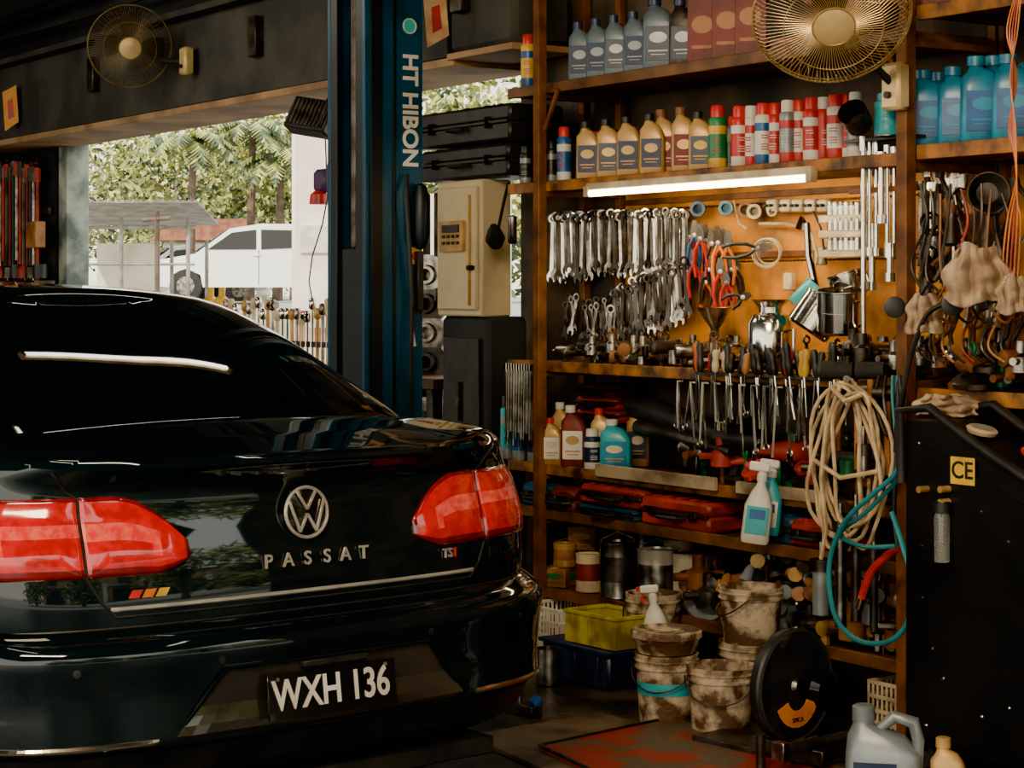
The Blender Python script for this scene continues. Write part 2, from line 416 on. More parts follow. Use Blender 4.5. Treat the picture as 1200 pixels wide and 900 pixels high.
for f_ in(1.03,3.74):
    for sg in(-1,1):
        Q=TR(sg*.79,f_,.333,0,rad(90)*sg)
        b.lathe([(.20,-.11),(.30,-.105),(.33,-.08),(.332,0),(.33,.08),(.30,.105),(.21,.11),(.20,.09),(.2,-.11)],rubber,36,Q)
        b.lathe([(.205,.08),(.195,.10),(.185,.06),(.18,.0),(.02,.0)],steel,30,Q)
        b.lathe([(.05,.05),(.05,.085),(.0,.09)],steel,12,Q)
        for k in range(10):
            a=k*math.pi/5;b.tube([Q@Vector((.04*math.cos(a),.04*math.sin(a),.075)),Q@Vector((.19*math.cos(a),.19*math.sin(a),.085))],[.017,.013],steel,6)
b.obj('wheels',parent=car)
# ================= LIFT =================
b=MB()
X0,X1,Y0,Y1=-.48,-.16,-.79,-.51;H=3.55
b.box(((X1-.012),(Y0+Y1)/2,H/2),(.024,Y1-Y0,H),pbl)
b.box(((X0+.012),(Y0+Y1)/2,H/2),(.024,Y1-Y0,H),pbl)
b.box(((X0+X1)/2,Y1-.012,H/2),(X1-X0-.05,.024,H),pdk)
for x in(X0+.05,X1-.05):b.box((x,Y0+.012,H/2),(.06,.02,H),pdk)
b.box(((X0+X1)/2,Y0+.08,1.25),(.2,.12,.9),pdk)
b.box(((X0+X1)/2,(Y0+Y1)/2,.012),(.5,.42,.024),pdk)
b.box((X1+.006,Y0+.05,H/2),(.012,.055,H),pdk);b.box((X1+.004,Y0+.14,H/2),(.006,.014,H),pdk)
b.cyl((X0+.15,Y0+.05,.1),(X0+.15,Y0+.05,3.4),.018,steeld)
b.box(((X0+X1)/2,Y0-.02,.25),(.22,.14,.2),pdk)
b.cyl((-.3,-.8,.16),(.25,-1.25,.16),.045,pbl);b.cyl((-.34,-.8,.16),(-1.1,-1.3,.16),.045,pbl)
b.lathe([(.05,0),(.06,.03),(.0,.03)],rubber,14,TR(.25,-1.25,.2))
Q=Matrix.Translation((X1+.002,(Y0+Y1)/2+.075,wz(475,130,-.58)))@Matrix(((0,0,1,0),(0,1,0,0),(-1,0,0,0),(0,0,0,1)))
b.text('HT HIBON',.102,Q,white,.001,.98,.0028)
zc=wz(480,300,-.55)
b.box((X1+.002,-.545,zc),(.004,.06,.07),yellow);b.lathe([(.021,0),(.0,.003)],redp,14,TR(X1+.004,-.545,zc,0,rad(90)))
b.lathe([(.035,0),(.03,.004),(0,.004)],teal,18,TR(X1,-.575,wz(472,32,-.58),0,rad(90)))
b.ring((X1+.004,-.575,wz(472,32,-.58)),.03,.003,creamp,TR(0,0,0,0,rad(90)))
zc=wz(480,252,-.53);b.lathe([(0,-.15),(.025,-.14),(.04,-.09),(.04,.07),(.025,.12),(0,.13)],pdk,16,TR(X1+.03,-.54,zc));b.box((X1+.02,-.54,zc-.28),(.03,.03,.25),blackpl)
b.tube([(X1+.02,-.6,2.0),(X1+.05,-.62,1.9),(X1+.03,-.58,1.5),(X1+.05,-.6,1.1),(X1+.04,-.58,.4)],.01,blackpl)
b.box((X1+.002,-.56,wz(484,392,-.55)),(.003,.014,.10),white,(.2,0,0))
b.obj('vehicle_lift')
def pennant(name,px,py,Y,s,m,rr):
    b=MB();p=P(px,py,Y);b.prism([(-s*.35,-s),(s*.45,-s*.6),(s*.3,s*1.1),(-s*.5,s*.8)],.004,m,TR(0,0,0,rad(90),0,rr));b.prism([(-s*.15,-s*.5),(s*.2,-s*.35),(s*.1,s*.5),(-s*.2,s*.4)],.006,redp,TR(0,0,0,rad(90),0,rr))
    b.cyl((0,0,s),(0,.0,s+.2),.002,blackpl,4);b.obj(name,p)
pennant('hanging_pennant',512,22,-.1,.13,paper,rad(40))
pennant('warning_sign',13,128,-.02,.15,paperO,rad(30))
# ================= CABINET =================
b=MB();xa,xb=-.88,-.50
b.box(((xa+xb)/2,.09,1.71),(xb-xa,.16,.62),cream,b=.008)
b.box(((xa+xb)/2,.002,1.71),(xb-xa-.05,.02,.56),cream,b=.006)
b.box((xb-.07,-.013,1.70),(.010,.012,.5),gold)
b.box((xa+.17,-.014,1.765),(.20,.02,.14),gold);b.box((xa+.17,-.026,1.80),(.14,.008,.035),blackpl)
for i in range(4):
    for j in range(2):b.box((xa+.11+i*.04,-.026,1.765-j*.03),(.02,.01,.014),blackpl)
b.cyl((xb-.045,0,1.62),(xb-.045,-.04,1.62),.012,steeld)
for z in(1.5,1.92):b.cyl((xa+.02,-.01,z-.03),(xa+.02,-.01,z+.03),.008,steeld,8)
b.obj('electrical_cabinet')
b=MB();b.box((-.68,.14,.70),(.40,.22,1.4),walld);b.box((-.68,.02,.7),(.3,.02,1.2),blackpl);b.box((-.68,.0,1.0),(.02,.02,.2),steeld);b.obj('cabinet_pedestal')
b=MB();b.tube([(-.42,.1,2.0),(-.38,.05,1.92),(-.35,.0,1.80),(-.32,-.02,1.74)],.008,blackpl);b.lathe([(.03,-.06),(.045,-.02),(.03,.03),(.015,.06),(0,.06)],blackpl,16,TR(-.32,-.04,1.76,.5,.7,0));b.lathe([(.012,0),(.02,.01),(.02,.12),(0,.13)],steel,12,TR(-.24,-.0,1.72));b.obj('work_lamp')
def case(name,loc,w,d,h,m,rz=0):
    b=MB();b.box((0,0,h*.27),(w,d,h*.5),m,b=.012);b.box((0,0,h*.76),(w,d,h*.44),m,b=.014)
    b.box((0,-d/2-.004,h*.52),(w*.98,.012,.012),blackpl)
    for s in(-.3,.3):b.box((w*s,-d/2-.008,h*.52),(.04,.014,h*.3),steeld if m is not blackpl else blackgl)
    b.tube([(-.07,-d/2,h*.4),(-.06,-d/2-.035,h*.4),(.06,-d/2-.035,h*.4),(.07,-d/2,h*.4)],.009,blackpl)
    for s in(-.35,-.2,0,.2,.35):b.box((w*s,0,h),(.02,d*.8,.006),m)
    return b.obj(name,loc,rz)
case('tool_case',(-.68,.16,2.025),.74,.28,.15,blackpl,.0)
case('tool_case',(-.68,.16,2.18),.80,.30,.17,blackpl,.0)
# ================= SHELVING =================
SZ=[2.40,1.98,1.21,.77,.58,.245]
b=MB()
for i,z in enumerate(SZ):
    d=.40
    b.box((.95,.22,z-.02),(2.44,d,.032),wood,b=.003)
    b.box((.95,.008,z-.018),(2.46,.018,.046),edge if i in(1,2,3) else wood,b=.003)
b.box((0,-.02,1.6),(.045,.045,3.2),rust,b=.004)
b.box((-.02,-.0,1.6),(.006,.05,3.2),rust)
b.box((-.25,.4,1.5),(.04,.04,3.0),rust);b.box((0,.41,1.5),(.04,.03,3.0),rust)
b.box((2.17,-.02,1.6),(.05,.05,3.2),rust,b=.004);b.box((2.17,.41,1.5),(.04,.03,3.0),rust)
for z in SZ:
    for x in(0,2.17):b.box((x,.2,z-.045),(.03,.4,.03),rust)
b.tube([(.12,-.01,2.37),(.02,-.01,2.2)],.012,rust);b.tube([(2.05,-.01,2.37),(2.15,-.01,2.2)],.012,rust)
b.obj('shelving_unit')
b=MB();b.box((1.08,.425,1.59),(2.1,.02,.72),peg,b=.002)
for z in(1.90,1.66):b.box((1.08,.41,z),(2.06,.02,.025),rust)
for z in (1.86,1.63):
    for i in range(90):b.cyl((.06+i*.0225,.41,z),(.06+i*.0225,.36,z+.006),.0016,steeld,5)
b.obj('tool_pegboard')
b=MB();b.box((1.0,.43,.62),(2.4,.012,1.1),wallm);b.obj('trim_shelf_backing')
b=MB()
for z in(2.47,2.0,1.18):
    b.box((2.75,.22,z-.02),(1.1,.4,.03),wood,b=.003);b.box((2.75,.008,z-.02),(1.1,.018,.05),edge)
b.box((3.3,0,1.5),(.05,.05,3.0),rust);b.box((3.3,.4,1.5),(.05,.04,3.0),rust);b.box((2.23,.4,1.5),(.03,.04,3.0),rust);b.box((2.75,.425,1.57),(1.08,.02,.76),peg)
b.box((2.75,.2,.35),(1.05,.38,.03),wood)
b.obj('side_shelving')
b=MB();b.box((1.02,.0,1.945),(1.36,.05,.03),creamp);b.cyl((.36,-.015,1.918),(1.68,-.015,1.918),.014,tubem,12)
for x in(.345,1.695):b.box((x,-.015,1.925),(.03,.035,.045),creamp)
b.obj('fluorescent_lamp')
# ---- containers
cache={}
def bottle(px,z,Y,w,h,d,bodym,capm,labm,rz=.75,name='oil_bottle',off=.3,lab2=None,handle=False):
    k=(w,h,d,bodym.name,capm.name,labm.name,off,handle,lab2.name if lab2 else '')
    if k not in cache:
        b=MB();hw,hd=w/2,d/2
        b.loft([(0,0,0,hw*.92,hd*.92,4),(0,0,.012,hw,hd,4.5),(0,0,h*.30,hw,hd,4.5),(0,0,h*.62,hw*.98,hd*.98,4.5),(-off*.02*w/.1,0,h*.74,hw*.86,hd*.92,3.5),(-off*hw*.4,0,h*.82,hw*.58,hd*.7,2.8),(-off*hw,0,h*.865,hw*.34,hw*.34,2),(-off*hw,0,h*.9,hw*.30,hw*.30,2)],bodym,24)
        b.lathe([(hw*.40,h*.885),(hw*.40,h*.99),(hw*.34,h),(0,h)],capm,16,TR(-off*hw,0,0))
        b.box((0,-hd-.0005,h*.36),(w*.78,.003,h*.46),labm,b=.001)
        b.prism([(w*.27*math.cos(t),h*.075*math.sin(t)) for t in [math.pi*i/7 for i in range(14)]],.003,lab2 or creamp,TR(0,-hd-.0015,h*.44,rad(90)))
        b.box((0,-hd-.0015,h*.26),(w*.6,.003,h*.025),lab2 or gold,b=.001);b.box((0,-hd-.0015,h*.21),(w*.45,.003,h*.018),lab2 or gold,b=.001)
        if handle:b.tube([(hw*.7,0,h*.84),(hw*.98,0,h*.9),(hw*1.0,0,h*.8),(hw*.97,0,h*.6)],hw*.13,bodym,8)
        cache[k]=b.mesh(name)
    put(name,cache[k],(wx(px,Y),Y,z),rz+R.uniform(-.1,.1))
def can(px,z,Y,r,h,bodym,bandm,capm,name='spray_can',loc=None,rz=0):
    k=('c',r,h,bodym.name,bandm.name,capm.name)
    if k not in cache:
        b=MB()
        b.lathe([(r*.94,0),(r,.006),(r,h*.18)],bandm);b.lathe([(r*1.001,h*.18),(r*1.001,h*.55)],bodym)
        b.lathe([(r*1.002,h*.55),(r*1.002,h*.68)],bandm);b.lathe([(r,h*.68),(r,h*.78),(r*.9,h*.80),(r*.62,h*.835)],bodym)
        b.lathe([(r*.78,h*.80),(r*.78,h*.97),(r*.66,h),(0,h)],capm)
        b.lathe([(r*1.02,.0),(r*1.02,.004)],steel)
        for q in(.26,.30,.34,.44,.48):b.box((r*.66*1.08,-r*.66*1.08,h*q),(r*.9,.003,h*.014),capm if capm is not bodym else bandm,(0,0,rad(45)),b=.0005)
        cache[k]=b.mesh(name)
    put(name,cache[k],loc or (wx(px,Y),Y,z),rz+R.uniform(-.4,.4))
for px in(681,702,723,746):bottle(px,2.401,.08,.105,.255,.06,slate,navy,navy,lab2=silver)
bottle(773,2.401,.10,.135,.30,.08,slate,navy,navy,lab2=silver)
bottle(802,2.401,.15,.12,.29,.08,steeld,navy,navy,lab2=silver)
for px in(690,715,740):bottle(px+14,2.401,.26,.105,.255,.06,slate,navy,navy,lab2=silver)
def carton(px,z,Y,w,d,h,m,rz,lm=None,name='carton'):
    b=MB();b.box((0,0,h/2),(w,d,h),m,b=.002);b.prism([(w*.36*math.cos(t),h*.14*math.sin(t)) for t in [math.pi*i/7 for i in range(14)]],.003,lm or white,TR(0,-d/2-.001,h*.6,rad(90)))
    b.box((0,-d/2-.001,h*.25),(w*.7,.003,h*.06),lm or white,b=.001);b.box((0,0,h+.0005),(.03,d*.98,.002),creamp,b=.0005);b.box((w/2+.001,0,h*.5),(.003,d*.5,h*.3),lm or white,b=.001)
    b.obj(name,(wx(px,Y),Y,z),rz)
for px in(826,855,882):carton(px,2.401,.10,.12,.1,.25,maroon,.7,woodh)
for px in(905,930,960,990):carton(px,2.401,.2,.13,.12,.2,maroon,.6,woodh)
can(616,1.981,.05,.026,.17,blackpl,silver,blackpl)
can(646,1.981,.05,.027,.18,steeld,silver,blackpl)
can(661,1.981,.06,.031,.235,bluep,white,redp)
for px in(690,714,738,765):bottle(px,1.981,.09,.105,.25,.062,gold,blackpl,navy,lab2=gold)
for px in(779,802):bottle(px,1.981,.15,.105,.27,.062,gold,woodh,maroon,lab2=gold)
bottle(822,1.981,.12,.10,.24,.06,gold,blackpl,navy,lab2=yellow)
can(841,1.981,.08,.036,.25,green,yellow,redp)
for i,px in enumerate((866,880,894,908,923,937,951,965,979,993,1003)):
    m=[(redp,white),(white,redp),(white,bluep),(redp,white),(silver,redp),(white,redp),(redp,white),(redp,redp),(white,redp),(redp,white),(silver,white)][i]
    can(px,1.981,.06+.035*(i%2),.031,.235,m[0],m[1],(redp,white,redp)[i%3])
for i in range(14):can(700+i*20,1.981,.29,.031,.23,(redp,gold,silver)[i%3],creamp,(redp,blackpl)[i%2])
can(619,2.401,.04,.033,.235,yellow,bluep,redp)
b=MB();b.lathe([(.03,0),(.045,.02),(.05,.10),(.052,.1),(.047,.02),(0,.015)],steeld,20,TR(0,0,0,rad(60),0,.4));b.obj('metal_cup',P(1010,150,-.04))
can(1040,2.0,-.03,.045,.15,teal,teal,teal,'paint_tin',loc=P(1040,160,.0))
for px,Y,h in((1090,.12,.27),(1108,.22,.27),(1125,.13,.27),(1152,.10,.29),(1172,.2,.3),(1190,.08,.28)):
    bottle(px,2.001,Y,.15,h,.1,cyanp,cyanp,bluep,name='coolant_jug',handle=True,lab2=cyanp)
for px in(1085,1110,1140,1170):carton(px,2.471,.12,.14,.12,.2,maroon,.5)
# ---- hand tools
def wrench(b,p,L,m,yaw=0.,tilt=0.,s=1.):
    b.T=TR(p[0],p[1],p[2],0,tilt,yaw)
    hw=L*.075*s
    b.ring((0,0,-hw*.9),hw*.78,hw*.30,m,TR(0,0,0,rad(90)),10,5)
    b.box((0,0,-L*.5),(hw*.85,.006,L-hw*3.2),m,b=.0015)
    Q=TR(0,0,-L+hw*2.0,rad(90))
    b.prism([(x*hw,y*hw) for x,y in[(-.42,.2),(-.95,-.7),(-.9,-1.5),(-.5,-1.95),(-.45,-1.1),(0,-.8),(.45,-1.1),(.5,-1.95),(.9,-1.5),(.95,-.7),(.42,.2)]],.008,m,Q)
    b.T=Matrix()
b=MB()
for i in range(60):
    px=646+i*2.68;Y=.36-(i%4)*.018;p=P(px,250-i*.09+R.uniform(-3,3),Y)
    wrench(b,p,.31-.0009*i+R.uniform(-.03,.012),[steel,chrome,steel,steeld][i%4],R.uniform(.1,1.1),R.uniform(-.05,.05))
b.obj('hanging_wrenches')
b=MB()
for i in range(50):
    px=718+i*1.75;p=P(px,338-i*.7+R.uniform(-5,5),.33-(i%4)*.02);wrench(b,p,R.uniform(.19,.27),[steel,chrome,steel,steeld][i%4],R.uniform(.1,1.1),R.uniform(-.15,.15),1.15)
for i in range(26):
    p=P(664+i*2.6,348+R.uniform(-6,10),.33-(i%3)*.03);wrench(b,p,R.uniform(.12,.2),[steeld,steeld,steel][i%3],R.uniform(0,1),R.uniform(-.25,.25),1.4)
b.obj('hanging_spanners')
def plier(b,p,L,gm,yaw,tilt=0,open_=.1):
    b.T=TR(p[0],p[1],p[2],0,tilt,yaw)
    for sg in(-1,1):
        b.tube([(sg*.004,0,-L*.32),(sg*(.016+open_*.06),0,-L*.5),(sg*(.020+open_*.08),0,-L*.75),(sg*(.012+open_*.08),0,-L)],[.006,.008,.008,.006],gm,6)
        b.prism([(sg*0,0),(sg*.008,0),(sg*.018,-L*.2),(sg*.012,-L*.34),(0,-L*.34)],.009,steeld,TR(0,0,0,rad(90)))
    b.lathe([(.009,-.008),(.009,.008),(0,.009)],steel,10,TR(0,0,-L*.28,rad(90)));b.T=Matrix()
b=MB()
for i,(px,py,L,m) in enumerate([(808,262,.2,redp),(814,258,.22,bluep),(820,262,.22,redp),(826,262,.25,orange),(833,268,.22,blackpl),(840,265,.24,orange),(847,268,.24,redp),(853,270,.22,orange),(812,292,.2,redp),(820,300,.22,blackpl),(832,300,.2,blackpl),(844,302,.2,redp),(856,300,.2,blackpl),(826,318,.16,orange),(850,318,.16,redp),(862,300,.18,blackpl)]):
    plier(b,P(px,py,.35-.03*(i%3)),L,m,.7,R.uniform(-.1,.1))
plier(b,P(905,289,.3),.2,blackpl,.7,rad(84));plier(b,P(880,345,.3),.12,blackpl,.7,rad(70));b.obj('hanging_pliers')
b=MB()
for px,py,r,m in((818,245,.032,bluep),(851,244,.03,cyanp),(874,246,.032,woodh),(884,248,.03,creamp),(905,248,.02,creamp)):
    p=P(px,py,.35);Q=TR(p.x,p.y,p.z,rad(90),0,.7)
    b.lathe([(r*.62,-.014),(r,-.014),(r,.014),(r*.62,.014),(r*.62,-.014)],m,20,Q)
for k in range(5):
    p=P(903,296,.34);b.ring(p+Vector((R.uniform(-.006,.006),-.006*k,R.uniform(-.01,.01))),.045+.003*k,.004,creamp,TR(0,0,0,rad(90),0,.5),20,5)
b.obj('tape_rolls')
b=MB()
for px in(906,922,936,951,966):
    p=P(px,241,.36);b.box(p,(.06,.03,.05),creamp,b=.006)
    for s in(-.013,.013):b.cyl(p+Vector((s,-.015,0)),p+Vector((s,-.035,0)),.006,blackpl,8)
for a,c_ in((925,330),(962,300)):b.box(P(a,c_,.36),(.05,.03,.07),creamp,b=.006)
b.tube([P(890,262,.36),P(920,262,.34),P(950,270,.34),P(958,300,.34),P(950,330,.33)],.006,creamp);b.tube([P(860,235,.36),P(866,262,.34),P(875,268,.34)],.004,creamp);b.tube([P(950,240,.36),P(962,268,.33),P(968,310,.33)],.005,blackpl)
b.obj('power_sockets')
b=MB()
for py in(256,274,297):
    b.box(P(988,py,.30),(.24,.03,.03),creamp,b=.003)
    for i in range(6):
        p=P(973+i*6.5,py-4,.29);b.cyl(p,p+Vector((0,0,.035+.01*(i%2))),.013,chrome,10);b.cyl(p+Vector((0,0,.034)),p+Vector((0,0,.05)),.009,steel,10)
b.obj('socket_rail')
b=MB()
for i,(px,y0,y1,r) in enumerate([(1012,160,405,.010),(1019,165,300,.008),(1027,165,300,.008),(1033,178,262,.012),(1040,170,300,.008),(1048,172,300,.009),(1056,175,300,.011),(1063,130,330,.008),(1022,262,340,.012),(1043,285,330,.012)]):
    a=P(px,y0,.02+.02*(i%3));c=P(px,y1,.02+.02*(i%3));b.cyl(a,c,r,chrome,10);b.cyl(a,a-Vector((0,0,.05)),r*1.7,chrome,10)
    b.cyl(c,c+Vector((0,0,.03)),r*1.5,chrome,8)
b.box(P(1036,163,.04),(.34,.06,.012),steeld);b.box(P(1036,222,.06),(.34,.02,.02),rust)
b.tube([P(936,268,.2),P(940,257,.2),P(946,262,.2),P(948,300,.2),P(958,345,.2)],.014,chrome,8)
b.obj('extension_bars')
def pot(name,loc,r,h,m,rot=(0,0,0),handle=True):
    b=MB();b.lathe([(0,0),(r*.9,0),(r,.01),(r,h),(r*1.05,h+.003),(r*1.05,h+.006),(r*.97,h+.006),(r*.96,.012),(0,.01)],m,26)
    b.lathe([(r*1.02,h*.5),(r*1.02,h*.53)],m,26)
    if handle:b.tube([(r,0,h*.8),(r+.03,0,h*.85),(r+.035,0,h*.3),(r,0,h*.2)],.006,m)
    o=b.obj(name,loc);o.rotation_euler=rot;return o
pot('steel_pot',P(985,390,.10),.085,.15,chrome,(.1,.1,0))
pot('steel_pot',P(945,388,.08),.085,.13,chrome,(-.45,.4,0))
pot('steel_pot',P(936,362,.14),.055,.10,teal,(-.6,.5,0))
pot('steel_pot',P(1000,352,.2),.07,.10,chrome,(.2,-.2,0))
b=MB();b.lathe([(0,0),(.08,0),(.085,.01),(.085,.18),(.07,.21),(.045,.22),(.045,.24),(.07,.265),(.075,.27),(.0,.271)],chrome,24);b.tube([(.085,0,.15),(.13,0,.16),(.13,0,.05),(.085,0,.04)],.007,chrome);b.obj('oil_jug',(wx(903,.12),.12,1.211))
b=MB();b.lathe([(.015,0),(.02,.05),(.07,.12),(.075,.12),(.02,.04)],steel,20);b.obj('funnel',P(838,390,.18)+Vector((0,0,-.02)))
b=MB();b.box(((wx(820,-.03)+wx(1000,-.03))/2,-.03,1.20),(wx(1000,-.03)-wx(820,-.03),.05,.012),steeld,b=.002)
sdm=[blackpl,steeld,redp,blackpl,woodh,steeld,blackpl,creamp,orange,blackpl]
for i in range(32):
    px=816+i*5.8;p=Vector((wx(px,-.03),-.03-.014*(i%3),1.206));m=sdm[R.randrange(10)] if i not in(22,23) else yellow
    h=R.uniform(.07,.13);b.lathe([(.008,0),(.014,.008),(.015,h*.35),(.011,h*.6),(.015,h*.85),(.010,h),(0,h+.003)],m,10,TR(*p,R.uniform(-.12,.12),R.uniform(-.12,.12)))
    b.cyl(p,p-Vector((R.uniform(-.02,.02),0,R.uniform(.1,.22))),.0035,chrome,6)
b.obj('screwdriver_rack')
b=MB()
for i in range(44):
    px=798+i*3.6;L=R.uniform(.1,.27);p=Vector((wx(px,-.02),-.035-.014*(i%4),1.165))
    q=p-Vector((R.uniform(-.035,.035),0,L))
    b.tube([p+Vector((.03,0,0)),p,q],.0042,[steel,chrome,badge][i%3],5)
    if i%4==0:b.cyl(q,q-Vector((0,0,.03)),.011,chrome,8)
    if i%5==1:b.ring(q,.014,.003,steel,TR(0,0,0,rad(90)),10,4)
b.obj('hex_keys')
def clutter(name,x0,x1,y0,y1,z,n,ms,sc=1.,zz_=.02):
    b=MB()
    for i in range(n):
        x=R.uniform(x0,x1);y=R.uniform(y0,y1);k=R.randrange(6);m=ms[R.randrange(len(ms))];zz=z+R.uniform(0,zz_)*sc;a=R.uniform(0,3.1)
        if k==0:
            r=R.uniform(.012,.026)*sc;b.lathe([(r*.6,0),(r,.002),(r,r*2),(r*.7,r*2.2),(r*.6,r*.6)],m,12,TR(x,y,zz))
        elif k==1:
            b.T=TR(x,y,zz+.012,0,0,a);b.cyl((-.06*sc,0,0),(.05*sc,0,.01),.011*sc,m,10);b.cyl((.05*sc,0,.01),(.075*sc,0,.012),.02*sc,m,10);b.T=Matrix()
        elif k==2:
            b.T=TR(x,y,zz+.008,rad(90),0,a);L=.16*sc
            b.ring((0,L/2,0),.014*sc,.005*sc,m,n=10,seg=5);b.box((0,0,0),(.014*sc,L*.8,.007),m);b.T=Matrix()
        elif k==3:
            r=R.uniform(.03,.045)*sc;b.lathe([(r*.4,0),(r,0),(r,.018),(r*.7,.026),(r*.4,.026),(r*.4,0)],m,16,TR(x,y,zz,R.uniform(0,.6),0,0))
        elif k==4:
            b.T=TR(x,y,zz+.03*sc,0,0,a);b.lathe([(.01,-.06),(.028,-.055),(.03,.03),(.018,.05),(.012,.08),(0,.08)],m,12,TR(0,0,0,0,rad(90)));b.box((-.02*sc,0,-.02*sc),(.03,.03,.07*sc),m,b=.008);b.T=Matrix()
        else:
            b.T=TR(x,y,zz+.03*sc,0,0,a);b.lathe([(.02*sc,-.03*sc),(.03*sc,-.028*sc),(.03*sc,.01*sc),(.015*sc,.02*sc),(.015*sc,.05*sc),(0,.05*sc)],m,12);b.cyl((-.06*sc,0,0),(.06*sc,0,0),.01*sc,m,8);b.T=Matrix()
    b.obj(name)
clutter('metal_fittings',.05,.95,.03,.34,1.212,110,[steel,steeld,steeld,rust,steel],1.0,.05)
clutter('loose_tools',.95,2.1,.10,.36,1.212,70,[steel,steeld,chrome,rust],1.,.04)
b=MB()
for i in range(11):
    x=-.26+i*.02;b.cyl((x,-.02,1.2),(x+R.uniform(-.01,.01),-.02,.84+.03*(i%3)),.0065,[steel,chrome][i%2],8);b.cyl((x,-.02,1.2),(x,-.02,1.17),.012,chrome,8)
b.obj('hanging_ratchets')
clutter('tool_pile',.75,2.05,.05,.3,.772,80,[steeld,steeld,rust,steel,blackpl,green,redc],1.4,.07)
for px,m,w,h in((608,bluep,.05,.25),(594,teal,.05,.28),(626,navy,.05,.25)):can(px,.771,.03,w*.6,h,m,silver,blackpl)
bottle(648,.771,.03,.09,.2,.06,gold,redp,white);bottle(660,.771,.14,.1,.26,.06,gold,white,white);bottle(673,.771,.04,.11,.26,.07,maroon,white,white,lab2=gold)
can(694,.771,.03,.034,.17,navy,white,white,'brake_fluid_can');bottle(722,.771,.05,.13,.215,.09,teal,white,cyanp,name='coolant_bottle')
bottle(706,.771,.13,.1,.25,.06,gold,redp,white);bottle(748,.771,.30,.1,.25,.06,gold,blackpl,navy)
b=MB();b.box((0,0,.09),(.25,.14,.18),steeld,b=.003);b.box((0,-.07,.09),(.2,.01,.1),blackpl);b.obj('parts_box',(wx(720,.32),.32,.771))
for i in range(3):case('storage_case',(wx(718,.28),.28,.952+.055*i),.28,.2,.052,redc if i!=2 else maroon,.1-.05*i)
b=MB();b.tube([P(745,475,.15),P(790,490,.12),P(850,512,.10),P(905,520,.1)],[.05,.055,.05,.03],blackpl,14)
b.tube([P(750,500,.1),P(800,512,.08),P(860,530,.06)],[.03,.035,.02],steeld,12);b.obj('air_hammer',(0,-.01,0))
def impact(name,loc,m,rz):
    b=MB();b.lathe([(.012,-.13),(.014,-.09),(.035,-.08),(.042,-.02),(.042,.06),(.03,.08),(0,.085)],m,18,TR(0,0,.14,0,rad(90)));b.box((.03,0,.07),(.045,.035,.14),blackpl,(0,.15,0),b=.01);b.box((.03,0,.015),(.08,.05,.03),m,b=.008);b.box((-.005,0,.1),(.012,.015,.03),steel);b.obj(name,loc,rz)
impact('impact_wrench',(1.1,.10,.775),steeld,.5);impact('impact_wrench',(1.45,.12,.775),redc,1.1);impact('impact_wrench',(1.75,.1,.775),steeld,.2)
b=MB();b.box(((wx(700,-.03)+wx(838,-.03))/2,-.03,.78),(wx(838,-.03)-wx(700,-.03),.02,.05),mat('grimy_plank',(.45,.33,.19),.7,0,(.14,.09,.05),6),(0,0,.01));b.box(((wx(865,-.03)+wx(960,-.03))/2,-.03,.78),(.45,.02,.045),MC['grimy_plank']);b.obj('shelf_plank')
for px,w,m,h,Y in((655,.26,bluec,.10,.12),(682,.16,maroon,.10,.1),(735,.40,bluec,.05,.10),(815,.42,redc,.12,.10),(925,.28,bluec,.11,.12),(975,.22,redc,.10,.12)):case('tool_case',(wx(px,Y),Y,.581),w,.22,h,m,R.uniform(-.05,.05))
case('tool_case',(wx(740,.10),.10,.632),.42,.22,.085,redc,.02)
def tin(px,Y,r,h,m,m2,z,name='metal_tin'):
    b=MB();b.lathe([(r*.98,0),(r*1.02,.004),(r,.01),(r,h*.3)],m,22);b.lathe([(r*1.003,h*.3),(r*1.003,h*.75)],m2,22);b.lathe([(r,h*.75),(r,h-.01),(r*1.03,h-.004),(r*1.03,h),(r*.9,h),(r*.88,h-.008),(0,h-.008)],m,22)
    b.tube([(r,0,h*.85),(r*.9,0,h*1.05),(0,0,h*1.18),(-r*.9,0,h*1.05),(-r,0,h*.85)],.002,steel,5);b.obj(name,(wx(px,Y),Y,z),R.uniform(0,3))
tin(724,.09,.075,.23,steel,steeld,.246);tin(770,.08,.08,.23,badge,steel,.246);tin(690,.09,.055,.16,creamp,maroon,.246);tin(752,.25,.06,.26,steel,maroon,.246);tin(795,.25,.06,.25,creamp,steeld,.246)
carton(655,.246,.08,.12,.12,.08,woodh,.5,green);tin(662,.1,.05,.10,gold,woodh,.33);carton(688,.40,.20,.13,.12,.1,woodh,.5,gold)
carton(815,.246,.16,.15,.1,.22,mat('grimy_box',(.45,.40,.30),.6,0,(.15,.12,.09),8),.4,steeld)
clutter('gear_parts',.9,2.05,.04,.25,.247,90,[silver,woodh,gold,steeld,steel,steel,rust],1.7,.06)
clutter('spare_parts',1.1,2.05,.18,.30,.33,70,[steeld,woodh,steel,creamp,steel,rust],1.7,.09)
b=MB()
for i in range(30):
    px=850+i*6.2;p=P(px,652+R.uniform(-8,56),.04);q=p+Vector((R.uniform(-.14,.0),R.uniform(.03,.12),R.uniform(-.05,.05)));m=[woodh,steeld,rust,woodh,silver,steeld,gold][i%7]
    b.tube([p,(p+q)/2+Vector((0,0,.01)),q],[.024,.018,.012],m,10);b.cyl(p,p-(q-p).normalized()*.02,.028,m,10)
b.obj('stacked_handles')
b=MB()
for i,(x,r) in enumerate(((1.0,.09),(1.22,.08),(1.42,.08))):
    b.lathe([(.02,0),(r,.0),(r*.95,.03),(r*.4,.06),(r*.35,.09),(0,.09)],silver,20,TR(x,.08,.3,rad(60),0,.8))
b.obj('plastic_funnels')
